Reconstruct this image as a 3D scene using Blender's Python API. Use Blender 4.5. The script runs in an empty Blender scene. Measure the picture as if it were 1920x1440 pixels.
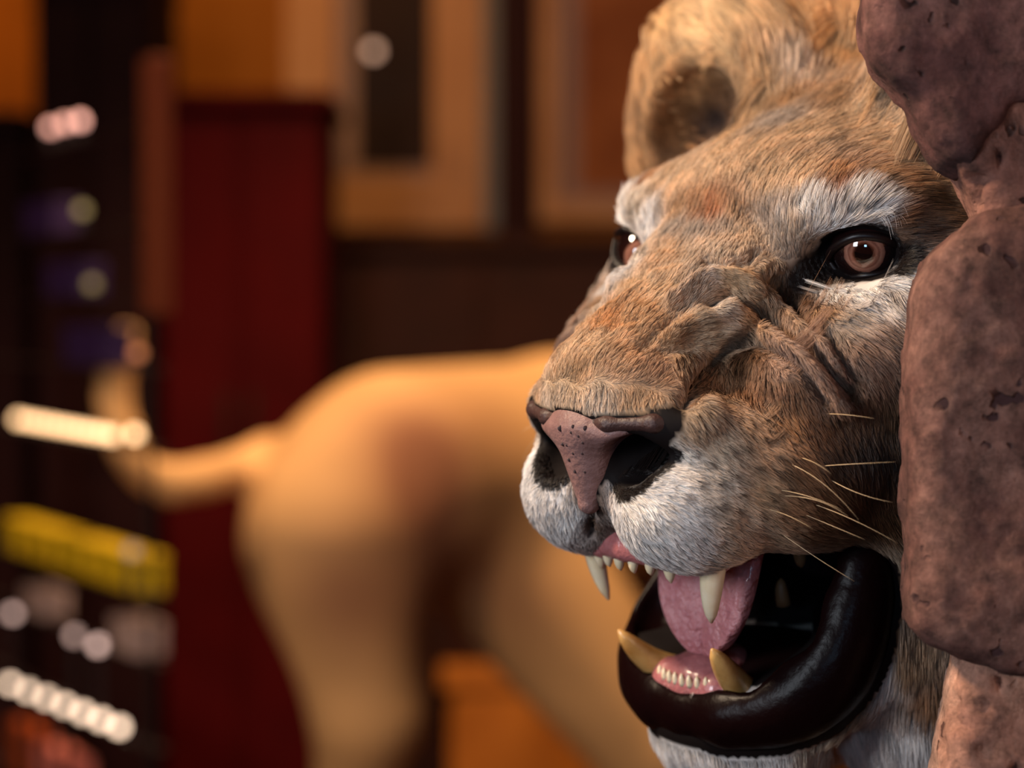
import bpy, math, random
import numpy as np
from mathutils import Vector
from mathutils.bvhtree import BVHTree
rng = np.random.default_rng(7)
S = bpy.context.scene
COL = S.collection
# ------------------------------------------------------------------ camera, world, lights, exposure
F, CX, CY = 3733.0, 960.0, 720.0
CAM_H, PITCH = 1.25, math.radians(1.84)
cam = bpy.data.cameras.new('camera'); cam_o = bpy.data.objects.new('camera', cam); COL.objects.link(cam_o)
cam_o.location = (0, 0, CAM_H); cam_o.rotation_euler = (math.pi/2 - PITCH, 0, 0)
cam.sensor_width = 36; cam.lens = 36*F/1920; cam.clip_start = .05
S.camera = cam_o
cam.dof.use_dof = True; cam.dof.focus_distance = .838; cam.dof.aperture_fstop = cam.lens/17.0
S.view_settings.view_transform = 'Standard'; S.view_settings.look = 'None'
S.view_settings.exposure = 0; S.view_settings.gamma = 1; S.view_settings.use_curve_mapping = False
w = bpy.data.worlds.new('world'); S.world = w; w.use_nodes = True
w.node_tree.nodes['Background'].inputs[0].default_value = (1, .22, .12, 1)
w.node_tree.nodes['Background'].inputs[1].default_value = .06
CP, SP = math.cos(PITCH), math.sin(PITCH)
C2W = np.array([[1, 0, 0], [0, CP, SP], [0, -SP, CP]])
CAM = np.array([0, 0, CAM_H])
def cw(p): return np.asarray(p, float) @ C2W.T + CAM
def px(x, y, d): return cw([(x-CX)/F*d, d, (CY-y)/F*d])
def rot(a, b, c):
    ca, sa, cb, sb, cc, sc = math.cos(a), math.sin(a), math.cos(b), math.sin(b), math.cos(c), math.sin(c)
    return np.array([[ca, -sa, 0], [sa, ca, 0], [0, 0, 1]]) @ np.array([[1, 0, 0], [0, cb, -sb], [0, sb, cb]]) @ np.array([[cc, 0, sc], [0, 1, 0], [-sc, 0, cc]])
R = rot(*[math.radians(v) for v in (-52.2, 11.43, 3.72)]); T = np.array([10.375, 90.107, 5.995])
def l2w(p):      # head frame (x to the lion's left, y forward, z up, in cm) to world metres
    p = np.asarray(p, float)*[1, -1, 1]
    return cw((p @ R.T + T)*.01)
def w2l(p):
    c = ((np.asarray(p, float) - CAM) @ C2W)*100
    return ((c - T) @ R)*[1, -1, 1]
def area(name, loc, to, size, power, color):
    l = bpy.data.lights.new(name, 'AREA'); l.energy = power; l.size = size; l.color = color
    o = bpy.data.objects.new(name, l); COL.objects.link(o); o.location = loc
    o.rotation_euler = (Vector(to)-Vector(loc)).to_track_quat('-Z', 'Y').to_euler(); return o
HEAD = l2w((0, 3, -5))
def spot(name, loc, to, power, color, deg, blend=.6, size=.06):
    l = bpy.data.lights.new(name, 'SPOT'); l.energy = power; l.color = color; l.spot_size = math.radians(deg); l.spot_blend = blend; l.shadow_soft_size = size
    o = bpy.data.objects.new(name, l); COL.objects.link(o); o.location = loc
    o.rotation_euler = (Vector(to)-Vector(loc)).to_track_quat('-Z', 'Y').to_euler(); return o
area('key_lamp', HEAD+[-1.15, -.10, 1.05], HEAD, .2, 47, (1, .76, .53))
area('side_window', HEAD+[-1.15, -.95, .25], HEAD, .4, 16, (.84, .91, 1))
area('small_window', HEAD+[-.30, -1.2, .05], HEAD, .16, 1.5, (.40, .70, 1))
area('pillar_fill', (1.3, -.5, 1.75), (.30, .8, 1.2), .35, 7, (1, .72, .58))  # unseen fill light added to brighten the face of the pillar
spot('lion_lamp', (-.12, 2.78, 2.95), (.05, 3.12, 1.2), 265, (1, .70, .42), 96, .8)
spot('picture_lamp', (-.45, 3.5, 3.0), (-.15, 5, 1.75), 42, (1, .62, .34), 60)
spot('wall_lamp', (-1.1, 3.9, 3.0), (-.95, 5, 2.0), 36, (1, .58, .10), 75)
spot('corner_lamp', (-1.9, 4.0, 3.0), (-1.75, 5, 1.7), 60, (1, .42, .10), 60)
spot('rack_fill', (-1.0, 2.2, 2.9), (-1.0, 3.3, 1.1), 40, (1, .62, .40), 50)  # unseen spot added to brighten the yellow boxes on the rack
# ------------------------------------------------------------------ helpers
def smin(a, b, k):
    h = np.clip(.5+.5*(b-a)/k, 0, 1); return b+(a-b)*h-k*h*(1-h)
def smax(a, b, k): return -smin(-a, -b, k)
class Grid:
    def __init__(s, ax, ay, az):
        s.ax = [np.asarray(v, np.float32) for v in (ax, ay, az)]
        s.X, s.Y, s.Z = [v.astype(np.float32) for v in np.meshgrid(*s.ax, indexing='ij', sparse=True)]
    def ell(s, c, r, sym=True, rx=0, rz=0, ry=0):
        X = np.abs(s.X) if sym else s.X
        x, y, z = X-c[0], s.Y-c[1], s.Z-c[2]
        if rz:
            a = math.radians(rz); x, y = x*math.cos(a)+y*math.sin(a), -x*math.sin(a)+y*math.cos(a)
        if rx:
            a = math.radians(rx); y, z = y*math.cos(a)+z*math.sin(a), -y*math.sin(a)+z*math.cos(a)
        if ry:
            a = math.radians(ry); x, z = x*math.cos(a)+z*math.sin(a), -x*math.sin(a)+z*math.cos(a)
        k0 = np.sqrt((x/r[0])**2+(y/r[1])**2+(z/r[2])**2); k1 = np.sqrt((x/r[0]**2)**2+(y/r[1]**2)**2+(z/r[2]**2)**2)
        return (k0*(k0-1)/(k1+1e-6)).astype(np.float32)
    def cap(s, a, b, ra, rb, sym=True, sx=1., sz=1.):
        X = np.abs(s.X) if sym else s.X
        x, y, z = (X-a[0])*sx, s.Y-a[1], (s.Z-a[2])*sz
        d = np.array([(b[0]-a[0])*sx, b[1]-a[1], (b[2]-a[2])*sz]); L = (d*d).sum()
        t = np.clip((x*d[0]+y*d[1]+z*d[2])/L, 0, 1)
        return (np.sqrt((x-t*d[0])**2+(y-t*d[1])**2+(z-t*d[2])**2)-(ra+(rb-ra)*t)).astype(np.float32)
def surface_nets(D, axes):
    """quads of the zero level of D on a rectilinear grid"""
    ins = D < 0; n = D.shape
    cnt = np.zeros((n[0]-1, n[1]-1, n[2]-1), np.int8)
    for i in (0, 1):
        for j in (0, 1):
            for k in (0, 1): cnt += ins[i:n[0]-1+i, j:n[1]-1+j, k:n[2]-1+k]
    act = (cnt > 0) & (cnt < 8); ci = np.argwhere(act); idx = np.full(act.shape, -1, np.int64); idx[act] = np.arange(len(ci))
    acc = np.zeros((len(ci), 3)); num = np.zeros(len(ci)); i, j, k = ci.T
    corner = [(a, b, c) for a in (0, 1) for b in (0, 1) for c in (0, 1)]
    for a in corner:
        for ax in range(3):
            if a[ax]: continue
            b = list(a); b[ax] = 1
            da = D[i+a[0], j+a[1], k+a[2]]; db = D[i+b[0], j+b[1], k+b[2]]
            m = (da < 0) != (db < 0); t = np.where(m, da/np.where(m, da-db, 1), 0)
            p = np.empty((len(ci), 3))
            for q in range(3): p[:, q] = a[q] + (t if q == ax else 0)
            acc[m] += p[m]; num += m
    f = acc/num[:, None]; V = np.empty_like(f)
    for q in range(3):
        A = axes[q]; V[:, q] = A[ci[:, q]]*(1-f[:, q])+A[ci[:, q]+1]*f[:, q]
    Q = []
    for ax in range(3):
        sl0 = [slice(None)]*3; sl1 = [slice(None)]*3; sl0[ax] = slice(0, -1); sl1[ax] = slice(1, None)
        a, b = ins[tuple(sl0)], ins[tuple(sl1)]
        e = np.argwhere(a != b); u, v = (ax+1) % 3, (ax+2) % 3
        e = e[(e[:, u] > 0) & (e[:, v] > 0) & (e[:, u] < n[u]-1) & (e[:, v] < n[v]-1)]
        flip = b[e[:, 0], e[:, 1], e[:, 2]]
        def at(du, dv):
            q = e.copy(); q[:, u] += du; q[:, v] += dv; return idx[q[:, 0], q[:, 1], q[:, 2]]
        q = np.stack([at(-1, -1), at(0, -1), at(0, 0), at(-1, 0)], 1)
        q[flip] = q[flip][:, ::-1]; Q.append(q)
    return V, np.concatenate(Q)
def mesh_np(name, V, Fc, smooth=True):
    me = bpy.data.meshes.new(name); V = np.asarray(V, np.float32); Fc = np.asarray(Fc); k = Fc.shape[1]
    me.vertices.add(len(V)); me.vertices.foreach_set('co', V.ravel())
    me.loops.add(Fc.size); me.loops.foreach_set('vertex_index', Fc.ravel().astype(np.int32))
    me.polygons.add(len(Fc)); me.polygons.foreach_set('loop_start', (np.arange(len(Fc))*k).astype(np.int32))
    me.update(calc_edges=True); me.validate()
    if smooth: me.polygons.foreach_set('use_smooth', np.ones(len(me.polygons), bool))
    return me
def link(name, me, mat=None, parent=None):
    o = bpy.data.objects.new(name, me); COL.objects.link(o)
    if mat: me.materials.append(mat)
    if parent:
        o.parent = parent
    return o
def graded(lo, hi, a, b, h, g=1.25, mx=5):
    """axis with spacing h inside [a,b], growing outward to lo and hi"""
    mid = np.arange(a, b+h, h); L = []; s = h; v = a
    while v > lo: s = min(s*g, mx); v -= s; L.append(v)
    U = []; s = h; v = mid[-1]
    while v < hi: s = min(s*g, mx); v += s; U.append(v)
    return np.concatenate([L[::-1], mid, U])

# ------------------------------------------------------------------ the roaring lion: body surface
def wl(s, lat, z):   # a point of the body: s metres behind the head, lat to its left, at world height z, in head cm
    f = np.array([-math.sin(math.radians(52.2)), -math.cos(math.radians(52.2)), 0]); l = np.array([f[1]*-1, f[0], 0])
    h = l2w((0, 0, 0)); p = h-f*s+l*lat; p[2] = z; return w2l(p)
hd = .22
G = Grid(graded(-34, 40, -13, 13, hd), graded(-175, 20, -14, 14, hd), graded(-150, 45, -26, 13, hd))
def head_sdf(G):
    d = G.ell((0, -10, -1.9), (9.3, 10.5, 7.7))
    u = lambda q, k: smin(d, q, k)
    d = u(G.ell((0, -2.6, .4), (6.8, 4.8, 4.6)), 2)
    d = u(G.ell((5.2, -1.6, 1.6), (3.6, 2.8, 1.9), rz=-18, ry=6), 1.8)     # brow
    d = u(G.cap((0, 0, -1.2), (0, 8.0, -5.0), 3.2, 3.1, sx=.78), 2)        # bridge
    d = u(G.ell((1.6, 3.2, -1.2), (2.6, 3.0, 1.8), rx=-28), 1.2)
    d = u(G.ell((2.9, 8.3, -5.8), (2.9, 1.8, 1.6), rz=-10), 1.0)           # nose wings
    d = u(G.ell((0, 8.4, -8.0), (1.7, 2.5, 2.6)), 1.0)                     # nose pad and philtrum
    d = u(G.ell((6.2, 1.2, -4.6), (3.4, 4.2, 2.8)), 1.5)
    d = u(G.ell((8.0, -5, -4.5), (4.6, 6.5, 6.0)), 2)                      # cheeks
    d = u(G.ell((7.4, -4.5, -11.), (3.4, 6, 4.5)), 2)
    # ears: cupped discs
    ear = G.ell((9.6, -8.8, 5.4), (7.4, 2.8, 6.8), rz=-12, rx=12)
    cup = G.ell((-8.6, -6.5, 4.4), (4.4, 2.7, 3.9), False, rz=12, rx=12)     # the near ear is folded flat behind the stone
    ear = smin(ear, G.ell((4.6, -12.8, 7.6), (4.8, 3.0, 4.8)), 2)
    d = u(smax(ear, -cup, .8), 1.4)
    d = u(G.ell((5.0, -4.5, -20.5), (5.2, 5.0, 7.0), rx=-20), 2)
    # neck, trunk and legs
    d = u(G.cap((0, -12, -4), wl(.42, 0, 1.0), 10.5, 17, False), 5)
    d = u(G.cap((0, -9, -13), wl(.42, 0, .85), 5.5, 16, False), 5)
    d = u(G.cap(wl(.42, 0, .9), wl(1.3, 0, .93), 19, 18, False), 6)
    for sd in (-1, 1):
        d = u(G.cap(wl(.5, .12*sd, .85), wl(.47, .13*sd, .45), 11, 6.5, False), 5)
        d = u(G.cap(wl(.47, .13*sd, .45), wl(.45, .13*sd, .06), 6.5, 5, False), 3)
        d = u(G.cap(wl(.45, .13*sd, .05), wl(.36, .13*sd, .045), 5.5, 4.5, False), 3)
        d = u(G.cap(wl(1.3, .11*sd, .85), wl(1.22, .13*sd, .5), 13, 8, False), 5)
        d = u(G.cap(wl(1.22, .13*sd, .5), wl(1.42, .13*sd, .3), 7.5, 4.5, False), 3)
        d = u(G.cap(wl(1.42, .13*sd, .3), wl(1.36, .13*sd, .06), 4.5, 4.5, False), 3)
        d = u(G.cap(wl(1.36, .13*sd, .05), wl(1.26, .13*sd, .045), 5, 4.5, False), 3)
    d = u(G.ell((5.0, 2.4, -8.6), (4.1, 5.4, 4.0), rz=12), 1.5)            # upper lips, rear
    j = smin(G.cap((7.0, -5, -13.5), (4.6, 3.0, -19.2), 3.2, 2.2), G.ell((0, 4.4, -20.4), (4.2, 2.6, 2.2)), 1.8)
    d = u(j, 1.5)
    d = u(G.ell((0, 3.2, -22.2), (4.6, 2.9, 2.4)), 1.5)                    # chin
    # mouth cavity
    m = G.ell((0, 4.2, -15.1), (8.3, 5.2, 3.3), rx=0)
    m = smin(m, G.ell((0, -2, -14.5), (4, 8, 2.6)), 1)
    d = smax(d, -m, .7)
    d = smax(d, -G.ell((-7.5, 2.3, -15.2), (4.2, 4.2, 3.2), False), .6)
    d = u(G.ell((3.0, 7.0, -9.5), (3.4, 3.9, 3.1)), .7)                    # upper lip pads
    d = u(G.ell((4.5, 5.6, -7.7), (2.5, 3.0, 2.3)), .8)
    # eye sockets
    d = smax(d, -G.ell((7.0, .6, -.05), (2.2, 2.0, 1.15), rz=-25), .6)
    # nostrils
    d = smax(d, -G.cap((2.5, 10.2, -7.2), (3.9, 6.6, -6.35), 1.1, .7), .4)
    return d
D = head_sdf(G)
V, Q = surface_nets(D, G.ax); Q = Q[:, ::-1]
del D, G
root = bpy.data.objects.new('lion', None); COL.objects.link(root)
root.location = l2w(wl(.9, 0, 0)); RL = np.array(root.location)
root['label'] = 'roaring tan lion with bared teeth peering out from behind the stone pillar'; root['category'] = 'lion'
def lpart(name, V, Q, mat, parent=None, label=None):
    p = parent or root
    o = link(name, mesh_np(name, l2w(V)-RL, Q), mat, p)
    if p is not root: pass
    if label: o['label'] = label
    return o

# ------------------------------------------------------------------ noise, materials
def vnoise(P, seed=0):
    P = np.asarray(P, float); i = np.floor(P).astype(np.int64); f = P-i; f = f*f*(3-2*f); o = 0
    for a in (0, 1):
        for b in (0, 1):
            for c in (0, 1):
                h = (i[:, 0]+a)*374761393+(i[:, 1]+b)*668265263+(i[:, 2]+c)*2147483647+seed*974634777
                h = (h ^ (h >> 13))*1274126177 & 0xffffffff; h = (h ^ (h >> 16)) & 0xffff
                wt = (f[:, 0] if a else 1-f[:, 0])*(f[:, 1] if b else 1-f[:, 1])*(f[:, 2] if c else 1-f[:, 2])
                o = o+wt*(h/32767.5-1)
    return o
def lin(c): c = np.asarray(c, float)/255; return np.where(c <= .04045, c/12.92, ((c+.055)/1.055)**2.4)
def mat(name, rgb, rough=.6, spec=.5, coat=0., noise=None, bump=None, sss=0., metal=0., emit=None, tint=None):
    """principled; noise=(scale, other rgb, amount), bump=(scale, strength); rgb in sRGB 0..255"""
    m = bpy.data.materials.new(name); m.use_nodes = True; nt = m.node_tree; b = nt.nodes['Principled BSDF']
    L = nt.links.new; c = (*lin(rgb), 1)
    b.inputs['Base Color'].default_value = c; b.inputs['Roughness'].default_value = rough
    b.inputs['Specular IOR Level'].default_value = spec; b.inputs['Coat Weight'].default_value = coat; b.inputs['Coat Roughness'].default_value = .08
    b.inputs['Metallic'].default_value = metal
    if sss: b.inputs['Subsurface Weight'].default_value = sss; b.inputs['Subsurface Radius'].default_value = (.004, .002, .001); b.inputs['Subsurface Scale'].default_value = 1
    if emit: b.inputs['Emission Color'].default_value = c; b.inputs['Emission Strength'].default_value = emit
    co = nt.nodes.new('ShaderNodeTexCoord')
    if noise:
        n = nt.nodes.new('ShaderNodeTexNoise'); n.inputs['Scale'].default_value = noise[0]; n.inputs['Detail'].default_value = 6; n.inputs['Roughness'].default_value = .65
        r = nt.nodes.new('ShaderNodeValToRGB'); r.color_ramp.elements[0].position = .5-noise[2]; r.color_ramp.elements[1].position = .5+noise[2]
        r.color_ramp.elements[0].color = c; r.color_ramp.elements[1].color = (*lin(noise[1]), 1)
        L(co.outputs['Object'], n.inputs['Vector']); L(n.outputs['Fac'], r.inputs['Fac']); L(r.outputs['Color'], b.inputs['Base Color'])
    if bump:
        n2 = nt.nodes.new('ShaderNodeTexNoise'); n2.inputs['Scale'].default_value = bump[0]; n2.inputs['Detail'].default_value = 5
        u = nt.nodes.new('ShaderNodeBump'); u.inputs['Strength'].default_value = bump[1]; u.inputs['Distance'].default_value = .004
        L(co.outputs['Object'], n2.inputs['Vector']); L(n2.outputs['Fac'], u.inputs['Height']); L(u.outputs['Normal'], b.inputs['Normal'])
    return m
def attr_mat(name, rough, spec, hair=False):
    m = bpy.data.materials.new(name); m.use_nodes = True; nt = m.node_tree; b = nt.nodes['Principled BSDF']
    a = nt.nodes.new('ShaderNodeAttribute'); a.attribute_name = 'fur_colour'
    nt.links.new(a.outputs['Color'], b.inputs['Base Color'])
    b.inputs['Roughness'].default_value = rough; b.inputs['Specular IOR Level'].default_value = spec
    return m
def set_col(me, rgb, name='fur_colour', dom='POINT'):
    at = me.attributes.new(name, 'FLOAT_COLOR', dom); at.data.foreach_set('color', np.c_[rgb, np.ones(len(rgb))].astype(np.float32).ravel())

# ------------------------------------------------------------------ sculpt: folds of the snarl, traced on the surface and mirrored
CL = w2l(CAM)
def bvh_of(V, Q): return BVHTree.FromPolygons(V.tolist(), Q.tolist())
def ray(B, x, y):
    d = w2l(px(x, y, 1.0))-CL; h = B.ray_cast(Vector(CL), Vector(d)); return None if h[0] is None else np.array(h[0])
def vnormals(V, Q):
    n = np.cross(V[Q[:, 2]]-V[Q[:, 0]], V[Q[:, 3]]-V[Q[:, 1]]); N = np.zeros_like(V)
    for k in range(4): np.add.at(N, Q[:, k], n)
    return -N/(np.linalg.norm(N, axis=1, keepdims=True)+1e-9)   # the head frame is a mirror of the world
def trace(B, pts, step=6):
    o = []
    for (x0, y0), (x1, y1) in zip(pts[:-1], pts[1:]):
        n = max(1, int(math.hypot(x1-x0, y1-y0)/step))
        for t in range(n+1):
            h = ray(B, x0+(x1-x0)*t/n, y0+(y1-y0)*t/n)
            if h is not None: o.append(h)
    return np.array(o)
def near(V, pts, w, mirror=True, far=1.):
    """gaussian closeness of the vertices V to a traced line"""
    r = np.zeros(len(V))
    for P in ((pts, pts*[-1, 1, 1]) if mirror else (pts,)):
        lo, hi = P.min(0)-3*w, P.max(0)+3*w
        k = np.where(((V > lo) & (V < hi)).all(1))[0]
        if not len(k): continue
        best = np.full(len(k), 1e9)
        for c in range(0, len(P), 16): best = np.minimum(best, ((V[k, None]-P[None, c:c+16])**2).sum(2).min(1))
        r[k] = np.maximum(r[k], np.exp(-best/(w*w))*(1 if P is pts else far))
    return r
FOLDS = [
 ([(1450, 525), (1480, 562), (1517, 600), (1555, 627), (1585, 675), (1612, 712)], 0.26, -0.53),
 ([(1440, 558), (1480, 592), (1520, 630), (1550, 655), (1570, 690), (1600, 735)], 0.25, 0.22),
 ([(1330, 572), (1367, 550), (1400, 567), (1435, 590), (1472, 615), (1510, 640), (1540, 672), (1572, 712), (1597, 738)], 0.27, -0.78),
 ([(1425, 620), (1460, 642), (1500, 667), (1535, 697), (1560, 730), (1580, 762)], 0.28, 0.42),
 ([(1415, 640), (1460, 664), (1497, 690), (1522, 718), (1547, 752)], 0.24, -0.53),
 ([(1262, 570), (1310, 532), (1342, 517), (1370, 515), (1395, 525), (1415, 545)], 0.28, 0.42),
 ([(1260, 632), (1310, 602), (1345, 578), (1370, 568), (1395, 578), (1415, 595)], 0.38, 0.42),
 ([(1418, 612), (1395, 634), (1365, 655), (1335, 690), (1312, 715), (1285, 748)], 0.36, -0.62),
 ([(1325, 490), (1360, 503), (1400, 490), (1415, 472)], 0.24, -0.30),
 ([(1240, 660), (1280, 645), (1330, 650)], 0.26, -0.18),
 ([(1200, 650), (1240, 620), (1262, 600)], 0.26, -0.20),
 ([(1120, 600), (1180, 560), (1230, 520)], 0.33, 0.18),
 ([(1110, 640), (1150, 610), (1190, 600)], 0.26, -0.18),
 ([(1400, 400), (1425, 430), (1440, 470)], 0.42, -0.20),
 ([(1108, 945), (1108, 975), (1110, 1003)], 0.19, -0.35),
]
B0 = bvh_of(V, Q); N = vnormals(V, Q)
disp = np.zeros(len(V)); FOLD_PTS = []
for pts, wd, h in FOLDS:
    P = trace(B0, pts); FOLD_PTS.append(P) if h < 0 else None
    if len(P): disp += 1.65*h*near(V, P, wd, True, .35)
headm = np.clip((V[:, 1]+6)/8, 0, 1)*np.clip((V[:, 2]+14)/3, 0, 1)
snout = np.exp(-(((V-[0, 5, -2.])/[5, 5, 4])**2).sum(1))
disp += snout*(.16*vnoise(V*1.1, 3)+.10*vnoise(V*2.3, 4))+headm*.05*vnoise(V*.8, 5)
V = V+N*disp[:, None]; N = vnormals(V, Q)
B1 = bvh_of(V, Q)

# ------------------------------------------------------------------ coat: colour, lie and length of the fur, noted at points of the surface
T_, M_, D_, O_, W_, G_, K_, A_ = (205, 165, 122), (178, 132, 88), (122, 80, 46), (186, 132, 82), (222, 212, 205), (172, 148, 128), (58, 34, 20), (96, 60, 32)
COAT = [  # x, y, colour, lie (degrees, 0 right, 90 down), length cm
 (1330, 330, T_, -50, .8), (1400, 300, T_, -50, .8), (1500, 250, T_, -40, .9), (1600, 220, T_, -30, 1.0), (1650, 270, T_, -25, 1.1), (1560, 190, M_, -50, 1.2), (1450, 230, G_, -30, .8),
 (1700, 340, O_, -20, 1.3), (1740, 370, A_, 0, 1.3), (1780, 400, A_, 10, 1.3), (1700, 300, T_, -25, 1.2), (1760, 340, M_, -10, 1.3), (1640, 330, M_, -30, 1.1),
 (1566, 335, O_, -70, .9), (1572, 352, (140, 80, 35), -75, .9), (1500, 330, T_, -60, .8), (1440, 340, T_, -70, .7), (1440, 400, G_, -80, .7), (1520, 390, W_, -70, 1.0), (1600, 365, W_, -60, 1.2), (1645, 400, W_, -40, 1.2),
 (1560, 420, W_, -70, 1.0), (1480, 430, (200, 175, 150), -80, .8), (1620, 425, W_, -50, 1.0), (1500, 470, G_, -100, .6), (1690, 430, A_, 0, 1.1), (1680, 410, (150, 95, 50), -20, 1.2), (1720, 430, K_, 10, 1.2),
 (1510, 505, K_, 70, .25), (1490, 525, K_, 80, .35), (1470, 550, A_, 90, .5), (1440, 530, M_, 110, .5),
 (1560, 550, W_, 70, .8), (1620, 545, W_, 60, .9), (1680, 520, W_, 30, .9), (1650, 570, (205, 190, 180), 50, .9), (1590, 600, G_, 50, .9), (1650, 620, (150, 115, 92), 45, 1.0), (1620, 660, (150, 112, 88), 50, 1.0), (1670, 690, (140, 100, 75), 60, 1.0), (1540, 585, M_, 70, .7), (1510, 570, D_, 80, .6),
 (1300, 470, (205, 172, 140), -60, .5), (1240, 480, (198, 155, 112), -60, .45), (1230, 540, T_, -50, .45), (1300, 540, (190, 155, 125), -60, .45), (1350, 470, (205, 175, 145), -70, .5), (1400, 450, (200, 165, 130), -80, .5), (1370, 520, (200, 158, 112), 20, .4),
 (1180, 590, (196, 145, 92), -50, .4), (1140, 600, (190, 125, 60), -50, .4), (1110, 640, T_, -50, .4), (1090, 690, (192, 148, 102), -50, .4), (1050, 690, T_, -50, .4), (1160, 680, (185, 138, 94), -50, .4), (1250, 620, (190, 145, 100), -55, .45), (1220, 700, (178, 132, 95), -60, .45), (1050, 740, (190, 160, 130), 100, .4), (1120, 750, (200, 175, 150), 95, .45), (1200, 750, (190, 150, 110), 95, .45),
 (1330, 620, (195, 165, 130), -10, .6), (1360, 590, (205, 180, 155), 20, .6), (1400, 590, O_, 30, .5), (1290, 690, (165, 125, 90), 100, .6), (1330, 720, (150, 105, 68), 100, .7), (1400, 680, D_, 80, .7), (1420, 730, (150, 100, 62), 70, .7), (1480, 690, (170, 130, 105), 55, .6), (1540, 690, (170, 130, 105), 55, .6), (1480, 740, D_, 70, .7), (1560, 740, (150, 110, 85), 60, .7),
 (1300, 790, (195, 160, 125), 60, .7), (1340, 830, (200, 170, 140), 40, .7), (1400, 790, (175, 132, 95), 50, .7), (1470, 790, (150, 100, 55), 50, .7), (1530, 800, (115, 70, 34), 60, .7), (1440, 850, (175, 132, 95), 35, .7), (1500, 870, D_, 40, .7), (1560, 860, (70, 40, 18), 60, .7), (1620, 850, (60, 34, 16), 80, .8), (1650, 780, (110, 75, 48), 80, .9), (1600, 770, (120, 80, 50), 70, .8),  # lower near-cheek browns: dark fur, with part of its shade painted in
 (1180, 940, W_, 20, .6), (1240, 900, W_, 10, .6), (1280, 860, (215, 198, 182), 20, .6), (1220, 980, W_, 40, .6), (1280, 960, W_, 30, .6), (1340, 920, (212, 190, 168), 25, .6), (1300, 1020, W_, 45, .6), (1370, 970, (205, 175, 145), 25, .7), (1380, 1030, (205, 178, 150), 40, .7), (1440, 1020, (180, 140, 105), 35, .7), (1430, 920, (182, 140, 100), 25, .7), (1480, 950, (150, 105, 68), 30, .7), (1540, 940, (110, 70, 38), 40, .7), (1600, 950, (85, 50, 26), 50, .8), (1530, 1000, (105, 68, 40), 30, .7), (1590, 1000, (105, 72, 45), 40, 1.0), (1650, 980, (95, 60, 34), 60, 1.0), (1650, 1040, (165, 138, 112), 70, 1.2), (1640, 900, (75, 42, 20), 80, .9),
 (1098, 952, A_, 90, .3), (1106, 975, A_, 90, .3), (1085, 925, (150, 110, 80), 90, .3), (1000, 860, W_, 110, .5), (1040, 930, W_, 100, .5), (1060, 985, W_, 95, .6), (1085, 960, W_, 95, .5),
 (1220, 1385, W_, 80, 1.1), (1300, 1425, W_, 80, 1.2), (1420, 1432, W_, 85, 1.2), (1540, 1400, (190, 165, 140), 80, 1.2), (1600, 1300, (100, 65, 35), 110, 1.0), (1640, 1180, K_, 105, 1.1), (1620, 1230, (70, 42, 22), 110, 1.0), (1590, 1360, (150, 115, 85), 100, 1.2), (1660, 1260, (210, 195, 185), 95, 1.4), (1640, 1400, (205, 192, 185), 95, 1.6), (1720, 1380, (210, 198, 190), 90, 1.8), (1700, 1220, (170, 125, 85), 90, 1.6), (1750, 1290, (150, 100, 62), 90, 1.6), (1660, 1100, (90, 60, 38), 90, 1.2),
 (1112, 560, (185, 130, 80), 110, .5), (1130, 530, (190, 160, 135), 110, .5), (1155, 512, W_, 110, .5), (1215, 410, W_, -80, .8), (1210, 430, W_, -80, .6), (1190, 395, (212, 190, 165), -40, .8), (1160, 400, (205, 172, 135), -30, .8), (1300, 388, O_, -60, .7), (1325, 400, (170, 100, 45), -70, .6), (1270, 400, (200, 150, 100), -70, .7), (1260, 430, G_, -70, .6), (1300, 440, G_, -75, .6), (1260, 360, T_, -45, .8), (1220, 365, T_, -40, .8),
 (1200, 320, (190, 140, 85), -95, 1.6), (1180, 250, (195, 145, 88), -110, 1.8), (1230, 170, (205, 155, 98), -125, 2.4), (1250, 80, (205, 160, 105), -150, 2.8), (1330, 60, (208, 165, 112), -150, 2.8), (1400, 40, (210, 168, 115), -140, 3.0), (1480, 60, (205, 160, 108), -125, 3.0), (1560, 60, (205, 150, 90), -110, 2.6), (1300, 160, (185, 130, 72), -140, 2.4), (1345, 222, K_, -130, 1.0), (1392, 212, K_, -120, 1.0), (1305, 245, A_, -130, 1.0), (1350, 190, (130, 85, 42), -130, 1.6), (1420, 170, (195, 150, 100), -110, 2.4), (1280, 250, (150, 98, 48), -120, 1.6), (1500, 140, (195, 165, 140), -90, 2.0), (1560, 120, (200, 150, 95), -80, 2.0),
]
cp, cc, cd, clen, cwt = [], [], [], [], []
XR, ZU = (w2l(CAM+C2W@[1, 0, 0])-CL), (w2l(CAM+C2W@[0, 0, 1])-CL)
for x, y, c, a, L in COAT:
    h = ray(B1, x, y)
    if h is None: continue
    v = math.cos(math.radians(a))*XR-math.sin(math.radians(a))*ZU
    cp.append(h); cc.append(lin(c)); cd.append(v); clen.append(L); cwt.append(1)
    cp.append(h*[-1, 1, 1]); cc.append(lin(c)); cd.append(v*[-1, 1, 1]); clen.append(L); cwt.append(.08)
for p, c, v, L in [((0, -20, 8), T_, (0, -1, -.3), 1.5), ((14, -20, 0), M_, (0, -1, -.3), 2), ((-14, -20, 0), M_, (0, -1, -.3), 2), ((0, -40, 8), M_, (0, -1, 0), 1), ((0, -90, 5), M_, (0, -1, 0), .8), ((20, -60, -30), T_, (0, -1, -.3), .8), ((-20, -60, -30), T_, (0, -1, -.3), .8), ((0, -20, -35), W_, (0, -.3, -1), 2), ((0, -120, -10), M_, (0, -1, -.3), .8), ((0, -60, -80), T_, (0, 0, -1), .6), ((0, -130, -80), T_, (0, 0, -1), .6)]:
    cp.append(np.array(p, float)); cc.append(lin(c)); cd.append(np.array(v, float)); clen.append(L); cwt.append(1)
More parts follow.
